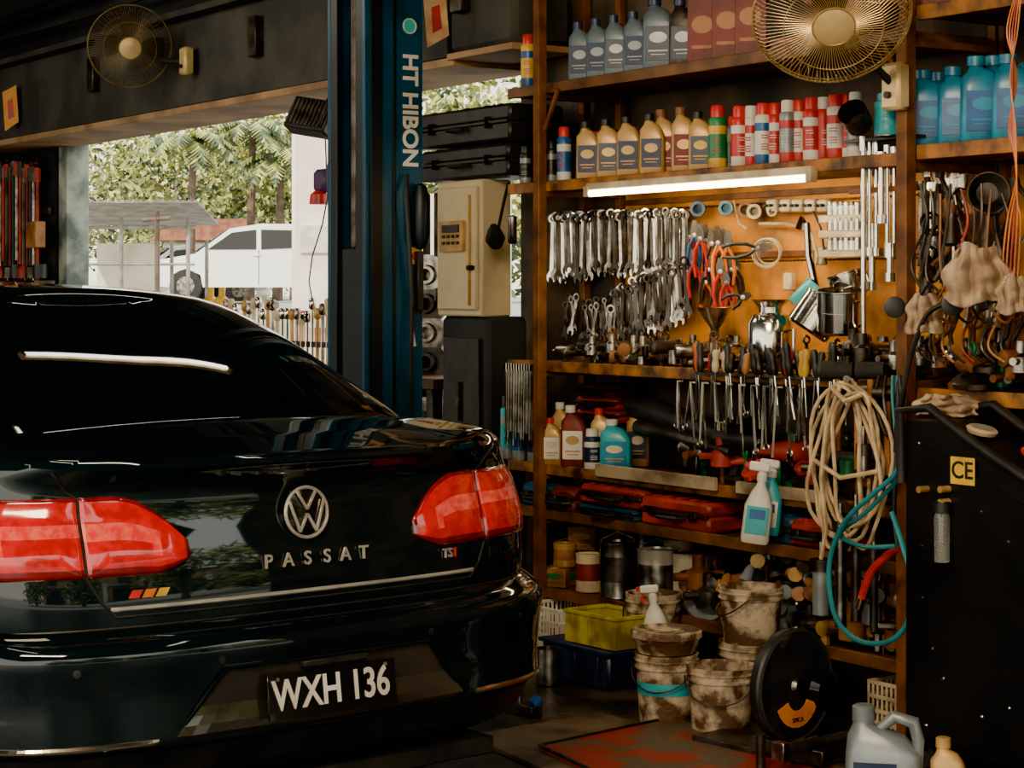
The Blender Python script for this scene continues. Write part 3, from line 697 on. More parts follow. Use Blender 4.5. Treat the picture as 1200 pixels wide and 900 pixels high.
def basket(name,loc,w,d,h,m,rz=0):
    b=MB()
    for k in range(int(w/.022)+1):
        x=-w/2+k*.022
        for y in(-d/2,d/2):b.box((x,y,h/2),(.009,.006,h),m,b=.001)
    for k in range(int(d/.022)+1):
        y=-d/2+k*.022
        for x in(-w/2,w/2):b.box((x,y,h/2),(.006,.009,h),m,b=.001)
    for z in(.01,h*.35,h*.68,h):
        for y in(-d/2,d/2):b.box((0,y,z),(w+.01,.009,.014),m,b=.002)
        for x in(-w/2,w/2):b.box((x,0,z),(.009,d,.014),m,b=.002)
    b.box((0,0,.006),(w,d,.008),m);b.obj(name,loc,rz)
basket('plastic_basket',(.16,-.02,.02),.26,.22,.17,white,.0)
basket('plastic_basket',(.50,.15,.0),.30,.22,.19,white,.0)
basket('plastic_basket',(2.04,.14,.0),.20,.22,.15,creamp,.0)
b=MB();b.box((0,0,.005),(.3,.2,.01),lime)
for y in(-.1,.1):b.box((0,y,.06),(.3,.008,.12),lime);b.box((0,y,.118),(.31,.02,.012),lime)
for x in(-.15,.15):b.box((x,0,.06),(.008,.2,.12),lime);b.box((x,0,.118),(.02,.21,.012),lime)
for x in(-.1,-.05,0,.05,.1):b.box((x,-.105,.06),(.01,.008,.1),lime)
b.obj('storage_bin',(wx(715,-.26),-.26,.150),.05)
b=MB();b.box((0,0,.07),(.44,.24,.14),navyb,b=.012);b.box((0,0,.14),(.46,.26,.014),navyb)
for s in(-.15,0,.15):b.box((s,-.122,.07),(.03,.012,.11),navyb)
b.box((0,-.122,.02),(.43,.01,.02),navyb);b.obj('crate',(wx(702,-.27),-.27,.0),.0)
def bucket(p,r,h,band=None,fill=True,rz=None):
    b=MB()
    b.lathe([(r*.82,0),(r*.84,.005),(r*.97,h*.80),(r*1.03,h*.80),(r*1.03,h*.83),(r*.985,h*.84),(r*.995,h*.9),(r*1.04,h*.905),(r*1.04,h*.92),(r,h*.93),(r*1.03,h),(r*.96,h),(r*.93,h*.85),(r*.8,.02),(0,.02)],bucketm,30)
    if band:b.lathe([(r*.925,h*.45),(r*.95,h*.62)],band,30)
    if fill:b.lathe([(r*.92,h*.84),(r*.5,h*.87),(0,h*.85)],mudm,20)
    b.tube([(r*1.03*math.cos(t),-r*.3-r*.75*math.sin(t),h*.86-abs(math.sin(t))*h*.35) for t in [math.pi*k/12 for k in range(13)]],.003,steeld,5)
    b.obj('bucket',p,R.uniform(-.5,.9) if rz is None else rz)
bk1=G(781,848);bucket(bk1,.110,.25,teal);bucket(G(845,862),.116,.24)
bucket((wx(736,-.13)+.12,-.10,0),.105,.34)
bk2=G(880,832);bucket(bk2,.115,.25);bucket((bk2.x,bk2.y,.238),.115,.21,None,True)
b=MB();b.lathe([(.10,0),(.118,.05),(.125,.055),(.125,.075),(.118,.08),(.11,.07),(0,.06)],bucketm,28);b.obj('bucket_lid',(bk1.x,bk1.y,.252))
b=MB();b.lathe([(0,0),(.045,0),(.05,.004),(.052,.14),(.048,.14),(.045,.01),(0,.01)],steel,20);b.obj('metal_can',G(643,802))
def spray(name,loc,m,lm,rz,tilt=0,s=1.):
    b=MB();b.T=Matrix.Scale(s,4);b.loft([(0,0,0,.042,.028,3),(0,0,.01,.046,.032,3),(0,0,.12,.045,.03,3),(0,0,.16,.03,.024,2.5),(0,0,.19,.014,.014,2),(0,0,.205,.014,.014,2)],m,20)
    b.box((0,-.031,.075),(.07,.003,.09),lm,b=.001);b.box((0,-.032,.095),(.05,.003,.03),bluep,b=.001)
    b.lathe([(.017,.2),(.017,.222),(.01,.23)],white,12);b.box((-.012,0,.245),(.07,.02,.03),white,b=.006);b.box((-.052,0,.248),(.015,.016,.016),redp);b.tube([(-.03,0,.235),(-.042,0,.215),(-.036,0,.195)],.005,redp)
    b.T=Matrix();o=b.obj(name,loc,rz);o.rotation_euler=(0,tilt,rz);return o
spray('spray_bottle',P(898,626,-.07),teal,white,.7,.10,1.05);spray('spray_bottle',P(884,636,-.16),white,teal,.8,.12,1.12)
spray('spray_bottle',(bk1.x-.26,bk1.y+.17,.18),white,creamp,.7,-.1)
# cords and hoses
b=MB()
for k in range(8):
    cx=992+R.uniform(-14,16);w=R.uniform(24,44);h=R.uniform(75,100);cy=540+R.uniform(-5,5)+ (h-90)*.5;Y=-.07-.012*k
    pts=[]
    for i in range(29):
        t=2*math.pi*i/28;xx=cx+w*math.sin(t)*(.55+.45*math.sin((1-math.cos(t))*math.pi/4+.3))+6*math.sin(3*t+k);yy=cy-h*math.cos(t)+4*math.sin(2*t+2*k)
        pts.append(P(xx,yy,Y))
    b.tube(pts,.007,hose,7,False)
b.tube([P(985,450,-.15),P(968,500,-.16),P(962,560,-.17),P(968,620,-.17),P(962,655,-.17)],.008,hose)
b.tube([P(975,455,-.15),P(990,470,-.19),P(1010,462,-.15)],.009,hose);b.tube([P(955,540,-.14),P(985,560,-.20),P(1030,552,-.14)],.0085,hose)
b.cyl(P(992,446,.0),P(992,444,-.19),.012,steeld)
b.obj('coiled_air_hose')
def cpts(L,Y,n=10):
    L=[P(x,y,Y+(e[0] if e else 0)) for x,y,*e in L];out=[]
    for i in range(len(L)-1):
        p0=L[max(i-1,0)];p1=L[i];p2=L[i+1];p3=L[min(i+2,len(L)-1)]
        for k in range(n):
            t=k/n;out.append(.5*((2*p1)+(p2-p0)*t+(2*p0-5*p1+4*p2-p3)*t*t+(3*p1-p0-3*p2+p3)*t**3))
    out.append(L[-1]);return out
b=MB()
b.tube(cpts([(1058,540),(1045,560),(1022,580),(990,612),(972,660),(978,720),(1005,750),(1040,752),(1064,728),(1068,680),(1058,640),(1045,600)],-.28),.009,tealh,8)
b.tube(cpts([(1055,560),(1015,600),(985,625),(1010,640),(1050,640)],-.25),.008,tealh,8)
b.obj('teal_hose')
b=MB();b.tube(cpts([(1010,700),(1020,672),(1035,655),(1052,642)],-.2),.014,redp,8);b.cyl(P(1010,700,-.2),P(1006,712,-.2),.018,chrome);b.obj('red_hose')
b=MB();b.tube(cpts([(1125,350),(1090,365),(1072,400),(1062,440),(1052,490),(1050,530)],-.15),.009,blackpl,7);b.tube(cpts([(1060,455),(1052,520),(1048,600),(1052,640)],-.12),.008,blackpl,7)
for k in range(4):b.tube(cpts([(1030+8*k,440),(1026+10*k,470),(1040+6*k,510+8*k),(1052,480-6*k),(1046+3*k,440)],-.09-.015*k),.006,[blackpl,steeld,tealh,blackpl][k],6)
for px,py in((1116,357),(1128,338),(1048,360)):
    p=P(px,py,-.14);Q=TR(*p,rad(90),0,.9);b.lathe([(0,-.02),(.034,-.02),(.036,.0),(.036,.014),(.031,.016)],blackpl,20,Q);b.lathe([(.031,.012),(0,.012)],creamp,20,Q)
b.obj('pressure_gauge')
b=MB()
for k in range(9):
    x=1078+k*12;b.tube(cpts([(x,215+6*(k%3)),(x+8-4*(k%4),260),(x-10+5*(k%3),310+8*(k%2)),(x+10,360),(x-4+3*k%7,405),(x+16,425)],-.02-.012*(k%4)),.0045,[blackpl,steeld,woodh,blackpl,redc][k%5],5)
for k in range(5):
    x=1088+k*22;b.tube(cpts([(x,330),(x+16,350),(x+4,378),(x-14,360),(x,332)],-.06-.01*k),.005,[blackpl,rust,steeld][k%3],5)
b.obj('tangled_cables')
b=MB()
for i,(px,y0,y1,r) in enumerate([(985,610,735,.022),(1003,600,728,.018),(1024,640,740,.015),(962,655,720,.03),(1012,520,560,.02)]):
    a=P(px,y0,-.1);c=P(px,y1,-.1);b.cyl(a,c,r,[steel,steeld,blackpl,silver,steel][i],12);b.cyl(a,a-Vector((0,0,.04)),r*1.35,steeld,12);b.cyl(a+Vector((0,0,.06)),a,.006,steel,6)
b.obj('grease_guns')
b=MB()
for i,(px,py,L,rr) in enumerate([(982,434,.08,.033),(1020,434,.07,.03),(1040,460,.07,.025),(1005,455,.07,.026)]):
    p=P(px,py,-.06);b.T=TR(*p,0,0,.6);b.cyl((-L*.7,0,0),(L*.7,0,0),rr,rubber if i<2 else steeld,14);b.cyl((0,0,-.03),(0,0,-.28),.012,woodh,8);b.T=Matrix()
b.obj('mallets')
# side bay content
def rag(name,p,w,h,seed):
    r=random.Random(seed);b=MB();vs=[];n=30;ph=[r.uniform(0,6) for _ in range(8)]
    for i in range(n+1):
        for j in range(n+1):
            u=i/n*2-1;v=j/n*2-1
            g=.60+.40*min(1,(v+1)*1.3)
            x=u*w*g*(1+.10*math.sin(5*v+ph[0]));z=-v*h*(1+.12*math.sin(4*u+ph[1])-.15*u*u)
            y=-.05*(1-u*u)+(.020*math.sin(8*u+1.2*v+ph[2])+.010*math.sin(15*u-2*v+ph[3])+.008*math.sin(9*v+3*u+ph[4]))*w/.1
            vs.append((x,y,z))
    fs=[[i*(n+1)+j,(i+1)*(n+1)+j,(i+1)*(n+1)+j+1,i*(n+1)+j+1] for i in range(n) for j in range(n)]
    b.add(vs,fs,cloth);o=b.obj(name,p,.7,fix=False,ang=80)
    s=o.modifiers.new('s','SOLIDIFY');s.thickness=.005;return o
rag('rag',P(1143,322,-.14),.10,.095,3);rag('rag',P(1083,368,-.10),.055,.065,5);rag('rag',P(1110,474,-.1),.10,.035,8);rag('rag',P(1188,345,-.12),.05,.06,11)
b=MB()
for i in range(16):
    px=1080+i*3.2+ (i%2)*2;a=P(px,190+R.uniform(0,25),.3);L=R.uniform(.2,.42);b.cyl(a,a-Vector((0,0,L)),R.uniform(.006,.012),[chrome,steel,steeld][i%3],8);b.cyl(a,a-Vector((0,0,.03)),.016,chrome,8)
b.obj('torque_bars')
b=MB()
for i in range(50):
    px=R.uniform(1085,1198);p=P(px,R.uniform(230,400),R.uniform(.1,.33));m=[steeld,rust,steel,blackpl,steeld,steel,woodh][i%7];k=i%3
    b.T=TR(*p,0,R.uniform(-.3,.3),.8)
    if k==0:b.lathe([(.015,-.05),(.025,-.04),(.025,.03),(.012,.06),(.010,.1)],m,14)
    elif k==1:b.tube([(0,0,.08),(.03,0,.02),(.02,0,-.06),(-.02,0,-.12)],.009,m,8);b.cyl((0,0,.07),(0,0,.1),.016,m)
    else:b.ring((0,0,0),.03,.007,m,TR(0,0,0,rad(90)),18,6);b.cyl((0,0,-.03),(0,0,-.16),.008,m)
    b.T=Matrix()
b.obj('hanging_parts')
clutter('workbench_parts',2.25,3.2,-.0,.30,1.182,80,[steeld,rust,steel,steeld,green],1.3,.06)
clutter('workbench_parts',1.85,2.12,-.02,.28,1.212,30,[steeld,rust,steel,steeld],1.3,.06)
b=MB();p=P(1152,228,.05);b.lathe([(.01,0),(.02,.05),(.04,.09),(.065,.12),(.068,.12),(.035,.085)],steeld,22,TR(*p,rad(90),0,.9));b.ring(p,.045,.01,rust,TR(0,0,0,rad(90),0,.9));b.obj('air_horn')
b=MB()
for k,m in enumerate((orange,orange,redp,orange,orange)):
    b.tube(cpts([(1188+k*2,0),(1180+3*k,40),(1192-2*k,90),(1182+2*k,150),(1192,200+8*k),(1180+4*k,260),(1176+4*k,320+4*k),(1192,360)],-.05-.02*k),.003,m,5)
b.obj('orange_cable')
# machine
b=MB();x0=wx(1062,-.3);x1=3.15;yA,yB=-.3,-.03
b.prism([(x0,.08),(x1,.08),(x1,.86),(x0+.12,1.10),(x0,1.10)],yB-yA,machm,TR(0,(yA+yB)/2,0,rad(90)))
b.prism([(x0+.03,.10),(x1-.02,.10),(x1-.02,.80),(x0+.1,1.02),(x0+.03,1.02)],.01,machm,TR(0,yA-.004,0,rad(90)))
b.tube([(x0-.01,yA-.01,.9),(x0-.01,yA-.02,1.13),(x0+.12,yA-.02,1.145),(x0+.34,yA-.02,1.03),(x1,yA-.02,.87)],.016,blackpl,10)
b.tube([(x0-.01,yB,.9),(x0-.01,yB,1.13),(x0+.12,yB,1.145),(x0+.34,yB,1.03),(x1,yB,.87)],.016,blackpl,10)
for x,y in((x0+.06,yA+.04),(x0+.06,yB-.04),(x1-.1,yA+.04),(x1-.1,yB-.04)):b.lathe([(0,-.02),(.04,-.02),(.04,.02),(0,.02)],rubber,16,TR(x,y,.04,rad(90)));b.box((x,y,.07),(.04,.04,.04),steeld)
c=P(1128,552,yA-.012);b.box(c,(.10,.003,.085),yellow,b=.001);b.text('CE',.075,TR(c.x,c.y-.002,c.z,rad(90)),blackpl,.001,1.,.001)
for px,py in((1112,573),(1087,573),(1112,588)):
    p=P(px,py,yA-.01);b.cyl(p,p+Vector((0,-.04,0)),.011,gold,10)
p=P(1104,600,yA-.03);b.lathe([(0,-.16),(.024,-.155),(.026,-.02),(.02,0),(0,.01)],mat('clear_plastic',(.5,.5,.45),.1,0,(.4,.4,.35),5,trans=.7),16,TR(*p));b.lathe([(.028,0),(.028,.03),(.01,.04)],blackpl,16,TR(*p))
for px,py in((1078,520),(1080,640),(1080,700),(1150,840),(1085,850),(1105,795),(1182,635),(1150,600),(1182,830),(1092,760)):
    p=P(px,py,yA-.009);b.lathe([(.007,0),(.005,.004),(0,.005)],chrome,8,TR(*p,rad(90)))
for i in range(2):
    xx=x0+.24+.22*i;zz=1.10-(xx-x0-.12)*.26
    b.lathe([(0,0),(.045,0),(.05,.012),(.042,.018),(0,.018)],redp if i else creamp,22,TR(xx,(yA+yB)/2-.05,zz+.0,0,rad(15)))
    b.lathe([(0,.019),(.036,.019)],white,22,TR(xx,(yA+yB)/2-.05,zz,0,rad(15)))
b.text('A/C SERVICE STATION',.035,TR(x0+.62,yA+.05,.99,0,rad(15)),white,.001)
b.obj('service_machine')
# ---- floor objects
b=MB()
Q=TR(0,0,.235,0,rad(90))
b.lathe([(0,.012),(.04,.016),(.06,.01),(.175,.014),(.185,0),(.18,-.03),(0,-.035)],blackpl,40,Q)
b.lathe([(0,.03),(.02,.028),(.03,.014)],steel,16,Q);b.ring((.012,0,.235),.176,.006,rubber,TR(0,0,0,0,rad(90)),40)
b.prism([(.105*math.cos(t),.105*math.sin(t)) for t in [math.pi*(1.12+.76*k/10) for k in range(11)]]+[(.05*math.cos(t),.05*math.sin(t)) for t in [math.pi*(1.88-.76*k/10) for k in range(11)]],.003,orange,TR(.0165,.0,.205,rad(90),0,rad(90)))
b.text('SPICA',.022,TR(.019,.0,.125,rad(90),0,rad(90)),blackpl,.001)
b.box((-.1,0,.03),(.42,.30,.03),steeld);b.box((.1,-.14,.06),(.3,.04,.05),steeld)
b.lathe([(0,0),(.06,0),(.075,.02),(.075,.17),(.05,.19),(0,.19)],blackgl,24,TR(-.16,.14,.2,0,rad(90)));b.box((-.12,.14,.12),(.14,.1,.16),blackgl,b=.02)
for k in range(8):b.ring((-.14+k*.018,.14,.2),.077,.003,steeld,TR(0,0,0,0,rad(90)),20,4)
b.tube([(-.08,.14,.27),(-.05,.06,.36),(.0,-.01,.40),(.02,-.08,.38)],.016,blackpl,8)
for y in(-.2,-.26):b.cyl((.16,y,.09),(.16,y+.12,.10),.012,steel);
b.cyl((.2,-.30,.1),(.2,.1,.1),.018,steeld);b.cyl((.12,-.30,.02),(.12,-.30,.14),.015,steeld);b.box((.2,-.3,.1),(.05,.03,.06),steel)
b.obj('cutoff_saw',G(930,888),rad(8))
def bigjug(name,p,m,rz):
    b=MB();b.loft([(0,0,0,.095,.06,4),(0,0,.015,.105,.066,4.5),(0,0,.20,.105,.066,4.5),(-.02,0,.25,.08,.055,3.5),(-.055,0,.28,.03,.03,2),(-.055,0,.30,.028,.028,2)],m,26)
    b.lathe([(.032,.29),(.032,.33),(.026,.335),(0,.335)],m,18,TR(-.055,0,0));b.tube([(-.02,0,.26),(.03,0,.305),(.085,0,.29),(.098,0,.24),(.095,0,.14)],[.014,.018,.02,.018,.014],m,10)
    b.box((-.02,-.067,.11),(.12,.004,.15),navy,b=.001);b.box((-.02,-.069,.13),(.08,.004,.03),silver,b=.001);b.obj(name,p,rz)
bigjug('engine_oil_jug',G(1035,965),silver,.75)
q=G(1112,968);bottle(1112,0.,q.y,.105,.25,.065,gold,gold,navy,name='oil_bottle')
b=MB()
pl=[G(548,866),G(705,840),G(930,905),G(700,935)];b.prism([(p.x,p.y) for p in pl],.014,platem,TR(0,0,.008));b.obj('floor_plate')
b=MB()
pl=[G(632,884),G(790,850),G(1010,915),G(850,990)];b.prism([(p.x,p.y) for p in pl],.012,plater,TR(0,0,.022))
for i in range(4):
    p=pl[i];q=pl[(i+1)%4];b.cyl((p.x,p.y,.03),(q.x,q.y,.03),.006,steeld,6)
b.obj('ramp_plate')
b=MB();b.box((0,0,.02),(.12,.05,.04),steeld);b.cyl((-.05,0,.03),(-.05,0,.09),.01,steel);b.cyl((.03,0,.04),(.03,.03,.06),.02,bluep);b.obj('floor_bracket',G(618,838))
# ================= FANS =================
def fan(name,loc,axis,Rr,arm,wire,hubm,wr=.0013):
    b=MB();n=96
    for k in range(n):
        a=2*math.pi*k/n;f=lambda r,z,da=0:(r*math.cos(a+da),r*math.sin(a+da),z)
        b.tube([f(Rr*.26,.075),f(Rr*.6,.075,.10),f(Rr*.9,.045,.2),f(Rr,.0,.24)],wr,wire,4)
        if k%2==0:b.tube([f(Rr,0),f(Rr*.9,-.05),f(Rr*.5,-.085),f(Rr*.3,-.085)],wr,wire,4)
    for r,z,t in((Rr,0,.004),(Rr*.985,-.012,.003),(Rr*.63,.074,.0018),(Rr*.27,.075,.003),(Rr*.3,-.085,.003),(Rr*.7,-.075,.002)):b.ring((0,0,z),r,t,wire,n=48,seg=6)
    b.lathe([(0,.085),(Rr*.2,.082),(Rr*.26,.074),(Rr*.26,.068)],hubm,28)
    b.lathe([(0,.045),(.03,.045),(.035,.0),(.03,-.02),(0,-.02)],blackpl,20)
    for k in range(4):
        Q=Matrix.Rotation(k*math.pi/2,4,'Z');vs=[];m_=6
        for i in range(m_+1):
            r=.03+(Rr*.84-.03)*i/m_;w=.35+.55*math.sin(math.pi*(.25+.6*i/m_))
            for j in range(5):
                u=(j/4-.5)*w;vs.append(Q@Vector((r*math.cos(u),r*math.sin(u),.012+.03*(j/4-.5)*1.6)))
        b.add(vs,[[i*5+j,(i+1)*5+j,(i+1)*5+j+1,i*5+j+1] for i in range(m_) for j in range(4)],mat('fan_blade',(.03,.03,.03),.3))
    b.lathe([(0,-.2),(.045,-.195),(.06,-.17),(.06,-.10),(.05,-.08),(0,-.08)],blackpl,22)
    Q=Vector(axis).normalized().to_track_quat('Z','Y').to_matrix().to_4x4()
    M=Matrix.Translation(loc)@Q
    b.V=[M@v for v in b.V]
    c=M@Vector((0,0,-.15))
    b.tube([c,c+(Vector(arm)-c)*.5+Vector((0,0,-.05)),arm],.014,blackpl,8)
    b.box(arm,(.09,.06,.16),hubm,b=.012)
    b.lathe([(.012,0),(.012,.015),(0,.016)],blackpl,12,TR(arm[0],arm[1]-.03,arm[2]-.03,rad(90)))
    b.obj(name,fix=True)
hubg=mat('fan_hub_gold',(.80,.58,.26),.4,.2,(.6,.4,.16),6)
c=D(975,6.5);fan('wall_fan',(c[0],c[1],2.405),(.62,-.48,-.62),.255,(2.17,-.07,2.20),hornm,hubg,.0015)
p=P(152,54,-.25);fan('wall_fan',p,(.9,-.35,-.28),.24,(p.x+.28,-.02,p.z-.10),mat('dark_wire',(.3,.23,.12),.4,.6),hubg)
b=MB();p=P(367,138,-.02);b.T=TR(*p,rad(-25),rad(10),rad(25));b.box((0,0,0),(.26,.10,.18),blackpl,b=.01);b.box((0,-.054,0),(.22,.006,.14),steel)
for k in range(9):b.box((-.1+k*.025,-.06,0),(.005,.006,.15),steeld)
b.tube([(-.13,0,0),(-.15,.05,.12),(.15,.05,.12),(.13,0,0)],.01,steeld);b.cyl((0,.05,.12),(0,.1,.3),.012,steeld);b.T=Matrix();b.obj('flood_light')
b=MB();p=P(380,212,.0);b.box(p,(.12,.08,.12),mat('purple_paint',(.08,.04,.12),.5),b=.02);b.lathe([(.05,-.05),(.045,.0),(.02,.02),(0,.02)],redp,16,TR(p.x,p.y-.03,p.z-.07));b.cyl(p,p+Vector((0,.1,.35)),.006,blackpl,6);b.obj('siren_lamp')
b=MB();b.tube([P(381,160,-.1),P(384,230,-.1),P(378,262,-.1),P(366,300,-.05),P(362,330,-.05),P(366,352,-.05)],.004,blackpl,5);b.obj('hanging_cable')
b=MB();b.box((-2.9,.2,1.08),(4.0,.4,.05),wood);
for x in(-4.8,-.97):b.box((x,.05,.53),(.06,.06,1.06),steeld);b.box((x,.38,.53),(.06,.06,1.06),steeld)
b.box((-2.9,.2,.4),(3.9,.36,.04),wood);b.obj('workbench')
b=MB()
b.box((-3.0,.05,1.24),(3.6,.02,.03),steeld)
for i in range(64):
    x=-4.75+i*.056;h=R.uniform(.26,.36);m=[chrome,chrome,gold,steel,creamp][i%5];b.cyl((x,.05,1.1),(x,.05,1.1+h),.012,m,8);b.lathe([(.012,0),(.02,.01),(.02,.05),(.012,.06)],m,8,TR(x,.05,1.1+h-.03))
    if i%7==3:b.cyl((x-.04,.05,1.1+h),(x+.04,.05,1.1+h),.02,m,8)
for x in(-3.6,-3.45):b.lathe([(0,0),(.045,0),(.045,.09),(.02,.11),(.02,.16),(0,.16)],yellow,14,TR(x,.15,1.38))
b.obj('standing_ratchets')
b=MB()
for i in range(5):
    p=P(502,322+i*34,.25);b.lathe([(.03,-.01),(.10,-.01),(.10,.01),(.05,.012),(.045,.04),(.03,.04),(.03,-.01)],[steel,steeld][i%2],24,TR(*p,rad(90),0,.6))
b.box((wx(500,.3),.3,1.4),(.03,.03,1.2),steeld);b.box((wx(513,.3),.3,1.4),(.03,.03,1.2),steeld);b.obj('brake_discs')
b=MB()
for i in range(26):
    px=-6+i*2.0;p=P(px,188+R.uniform(0,10),.34-.03*(i%2));L=R.uniform(.7,.98);b.cyl(p,p-Vector((0,0,L)),.013,[redc,blackpl,steeld,steel,maroon][i%5],7);b.cyl(p,p-Vector((0,0,.10)),.024,[blackpl,redc,steeld][i%3],8);b.ring(p+Vector((0,0,.03)),.02,.005,steeld,TR(0,0,0,rad(90)),10,5)
p=P(20,250,.34);b.box(p+Vector((0,.04,0)),(1.1,.03,.05),steeld);b.box(P(42,275,.28),(.18,.08,.19),woodh);b.box(P(20,332,.30),(1.1,.16,.04),steeld)
for k in range(6):q=P(2+k*9,326,.28);b.lathe([(0,0),(.05,0),(.05,.06+.02*(k%3)),(.03,.09),(0,.09)],[redc,steeld,blackpl][k%3],14,TR(*q))
b.obj('hanging_pry_bars')
def batten(x,y,z,rz,L=1.25):
    b=MB();b.box((0,0,0),(L,.06,.04),creamp);b.cyl((-L/2+.03,0,-.045),(L/2-.03,0,-.045),.016,mat('batten_tube',(1,1,1),.3,em=(1,.92,.78),es=16),10)
    for s in(-1,1):b.box((s*(L/2-.015),0,-.035),(.03,.04,.05),creamp);b.cyl((s*L*.3,0,.02),(s*L*.3,0,3.7-z),.006,steeld,6)
    b.obj('ceiling_batten',(x,y,z),rz)
batten(.22,-1.60,3.0,rad(96));batten(-6.5,-3.2,3.3,rad(90));batten(1.2,-2.4,3.5,rad(0));batten(2.6,-3.6,3.4,0.);batten(3.6,-1.5,3.4,0.)
# ================= OUTSIDE =================
asph=mat('asphalt',(.35,.32,.28),.9,0,(.25,.22,.19),3)
b=MB();b.add([(-120,.62,-.02),(25,.62,-.02),(25,14,1.33),(-120,14,1.33),(25,120,1.36),(-120,120,1.36)],[[0,1,2,3],[3,2,4,5]],asph);b.obj('ground_outside',fix=False)
b=MB();b.add([(10.,-60,-.04),(70,-60,-.04),(70,.62,-.04),(10.,.62,-.04)],[[0,1,2,3]],asph);b.add([(-60,-60,-.04),(10,-60,-.04),(10,-9,-.04),(-60,-9,-.04)],[[0,1,2,3]],asph);b.add([(25,.62,-.04),(70,.62,-.04),(70,90,-.04),(25,90,-.04)],[[0,1,2,3]],asph);b.obj('ground_street',fix=False)
wcar=mat('white_car_paint',(.9,.88,.84),.3,0,(.88,.86,.82),2,coat=.5)
side=[(-2.1,.35),(-2.15,.7),(-1.95,.85),(-1.15,.98),(-.45,1.48),(.2,1.58),(1.5,1.56),(2.0,1.2),(2.1,.9),(2.1,.35),(1.65,.3),(1.6,.55),(1.3,.68),(1.0,.55),(.95,.3),(-1.0,.3),(-1.05,.55),(-1.35,.68),(-1.65,.55),(-1.7,.3)]
def outcar(x,y,z,rz,m,s=1.):
    b=MB();b.T=Matrix.Scale(s,4)
    b.prism(side,1.7,m,TR(0,0,0,rad(90)))
    for sy in(-1,1):
        b.prism([(-.90,1.06),(-.4,1.4),(.1,1.46),(.1,1.06)],.02,tint,TR(0,sy*.855,0,rad(90)));b.prism([(.2,1.06),(.2,1.46),(1.0,1.44),(1.2,1.1)],.02,tint,TR(0,sy*.855,0,rad(90)))
        b.box((.15,sy*.86,.7),(.01,.01,.7),steeld);b.box((.1,sy*.87,.95),(.16,.02,.03),m)
        for xx in(-1.35,1.3):b.lathe([(0,-.1),(.32,-.1),(.33,.1),(.2,.11),(.19,.08),(0,.08)],rubber,24,TR(xx,sy*.78,.33,rad(90)));b.lathe([(.19,.09),(.0,.1)],steel,18,TR(xx,sy*.8,.33,rad(90)))
    b.box((-2.1,0,.6),(.1,1.4,.12),blackpl);b.prism([(-1.15,1.0),(-.5,1.44),(-.52,1.47),(-1.2,1.02)],1.3,tint,TR(-.02,0,0.01,rad(90)))
    b.T=Matrix();b.obj('parked_car',(x,y,z),rz)
x,y=D(306,42);outcar(x,y,1.34,rad(50),wcar,1.02)
x,y=D(214,49);outcar(x,y,1.3,rad(80),mat('grey_car_paint',(.4,.42,.42),.3),.9)
leafs=[mat('leaf_bright',(.46,.44,.11),.6,0,(.28,.31,.08),1),mat('leaf_mid',(.19,.21,.07),.6,0,(.13,.16,.045),1),mat('leaf_dark',(.06,.085,.035),.6,0,(.03,.055,.025),1)]
bark=mat('bark',(.15,.1,.07),.9,0,(.08,.05,.03),5)
def tree(px,d,h,w,n,seed,z0=1.35,xy=None,ls=1.):
    r=random.Random(seed);X,Y=xy or D(px,d);b=MB()
    b.tube([(0,0,0),(.1,0,h*.35),(-.1,.1,h*.7)],[.16,.12,.06],bark,8)
    bl=[(r.uniform(-w,w),r.uniform(-w,w)*.7,r.uniform(.2,1.)*h,r.uniform(.25,.5)*w) for _ in range(16)]
    for q in bl[:6]:b.tube([(0,0,h*.4),(q[0]*.6,q[1]*.6,(h*.4+q[2])/2),(q[0],q[1],q[2])],[.06,.04,.02],bark,5)
    for i in range(n):
        q=bl[i%16];v=Vector((r.gauss(0,1),r.gauss(0,1),r.gauss(0,1))).normalized()*q[3]*r.uniform(.4,1.25);c=Vector((q[0],q[1],q[2]))+v*1.2
        a=Vector((r.uniform(-1,1),r.uniform(-1,1),r.uniform(-1,1))).normalized();e=a.orthogonal().normalized();s=r.uniform(.07,.17)*ls
        b.add([c-a*s,c+e*s*.45,c+a*s,c-e*s*.45],[[0,1,2,3]],leafs[0 if v.z>0 and r.random()<.6 else r.randrange(3)])
    b.obj('tree',(X,Y,z0),fix=False)
for i,(px,d,h,w,n) in enumerate([(150,62,4.2,2.6,2600),(205,58,4.8,2.6,2800),(255,60,5.2,2.8,3000),(300,64,6.0,3.,3000),(345,60,5.2,2.6,2600),(235,75,6.5,3.5,2000),(120,75,5.,3,1500),(390,60,5,3,2000),(530,40,4.4,2.2,2000),(590,42,5.0,2.2,2000)]):tree(px,d,h,w,n,i)
def palm(px,d,h,seed):
    r=random.Random(seed);X,Y=D(px,d);b=MB();b.tube([(0,0,0),(.1,0,h*.5),(.0,.1,h)],[.14,.10,.08],bark,8)
    for k in range(18):
        a=k*2.4+r.uniform(-.2,.2);L=r.uniform(1.1,1.6);el=r.uniform(.1,1.1);pr=None
        for i in range(18):
            t=i/17;p=Vector((math.cos(a)*L*t*math.cos(el*.5),math.sin(a)*L*t*math.cos(el*.5),h+L*(math.sin(el)*t-1.0*t*t)))
            if pr is not None:
                dd=(p-pr).normalized();sd=dd.cross(Vector((0,0,1))).normalized();w=.4*math.sin(math.pi*min(1,t*.9+.1))
                for sg in(-1,1):b.add([pr,pr+sd*sg*w*.7+dd*.1-Vector((0,0,w*.35)),pr+sd*sg*w*.65+dd*.14-Vector((0,0,w*.3)),p],[[0,1,2,3]],leafs[r.randrange(3)])
            pr=p
    b.obj('palm_tree',(X,Y,1.35),fix=False)
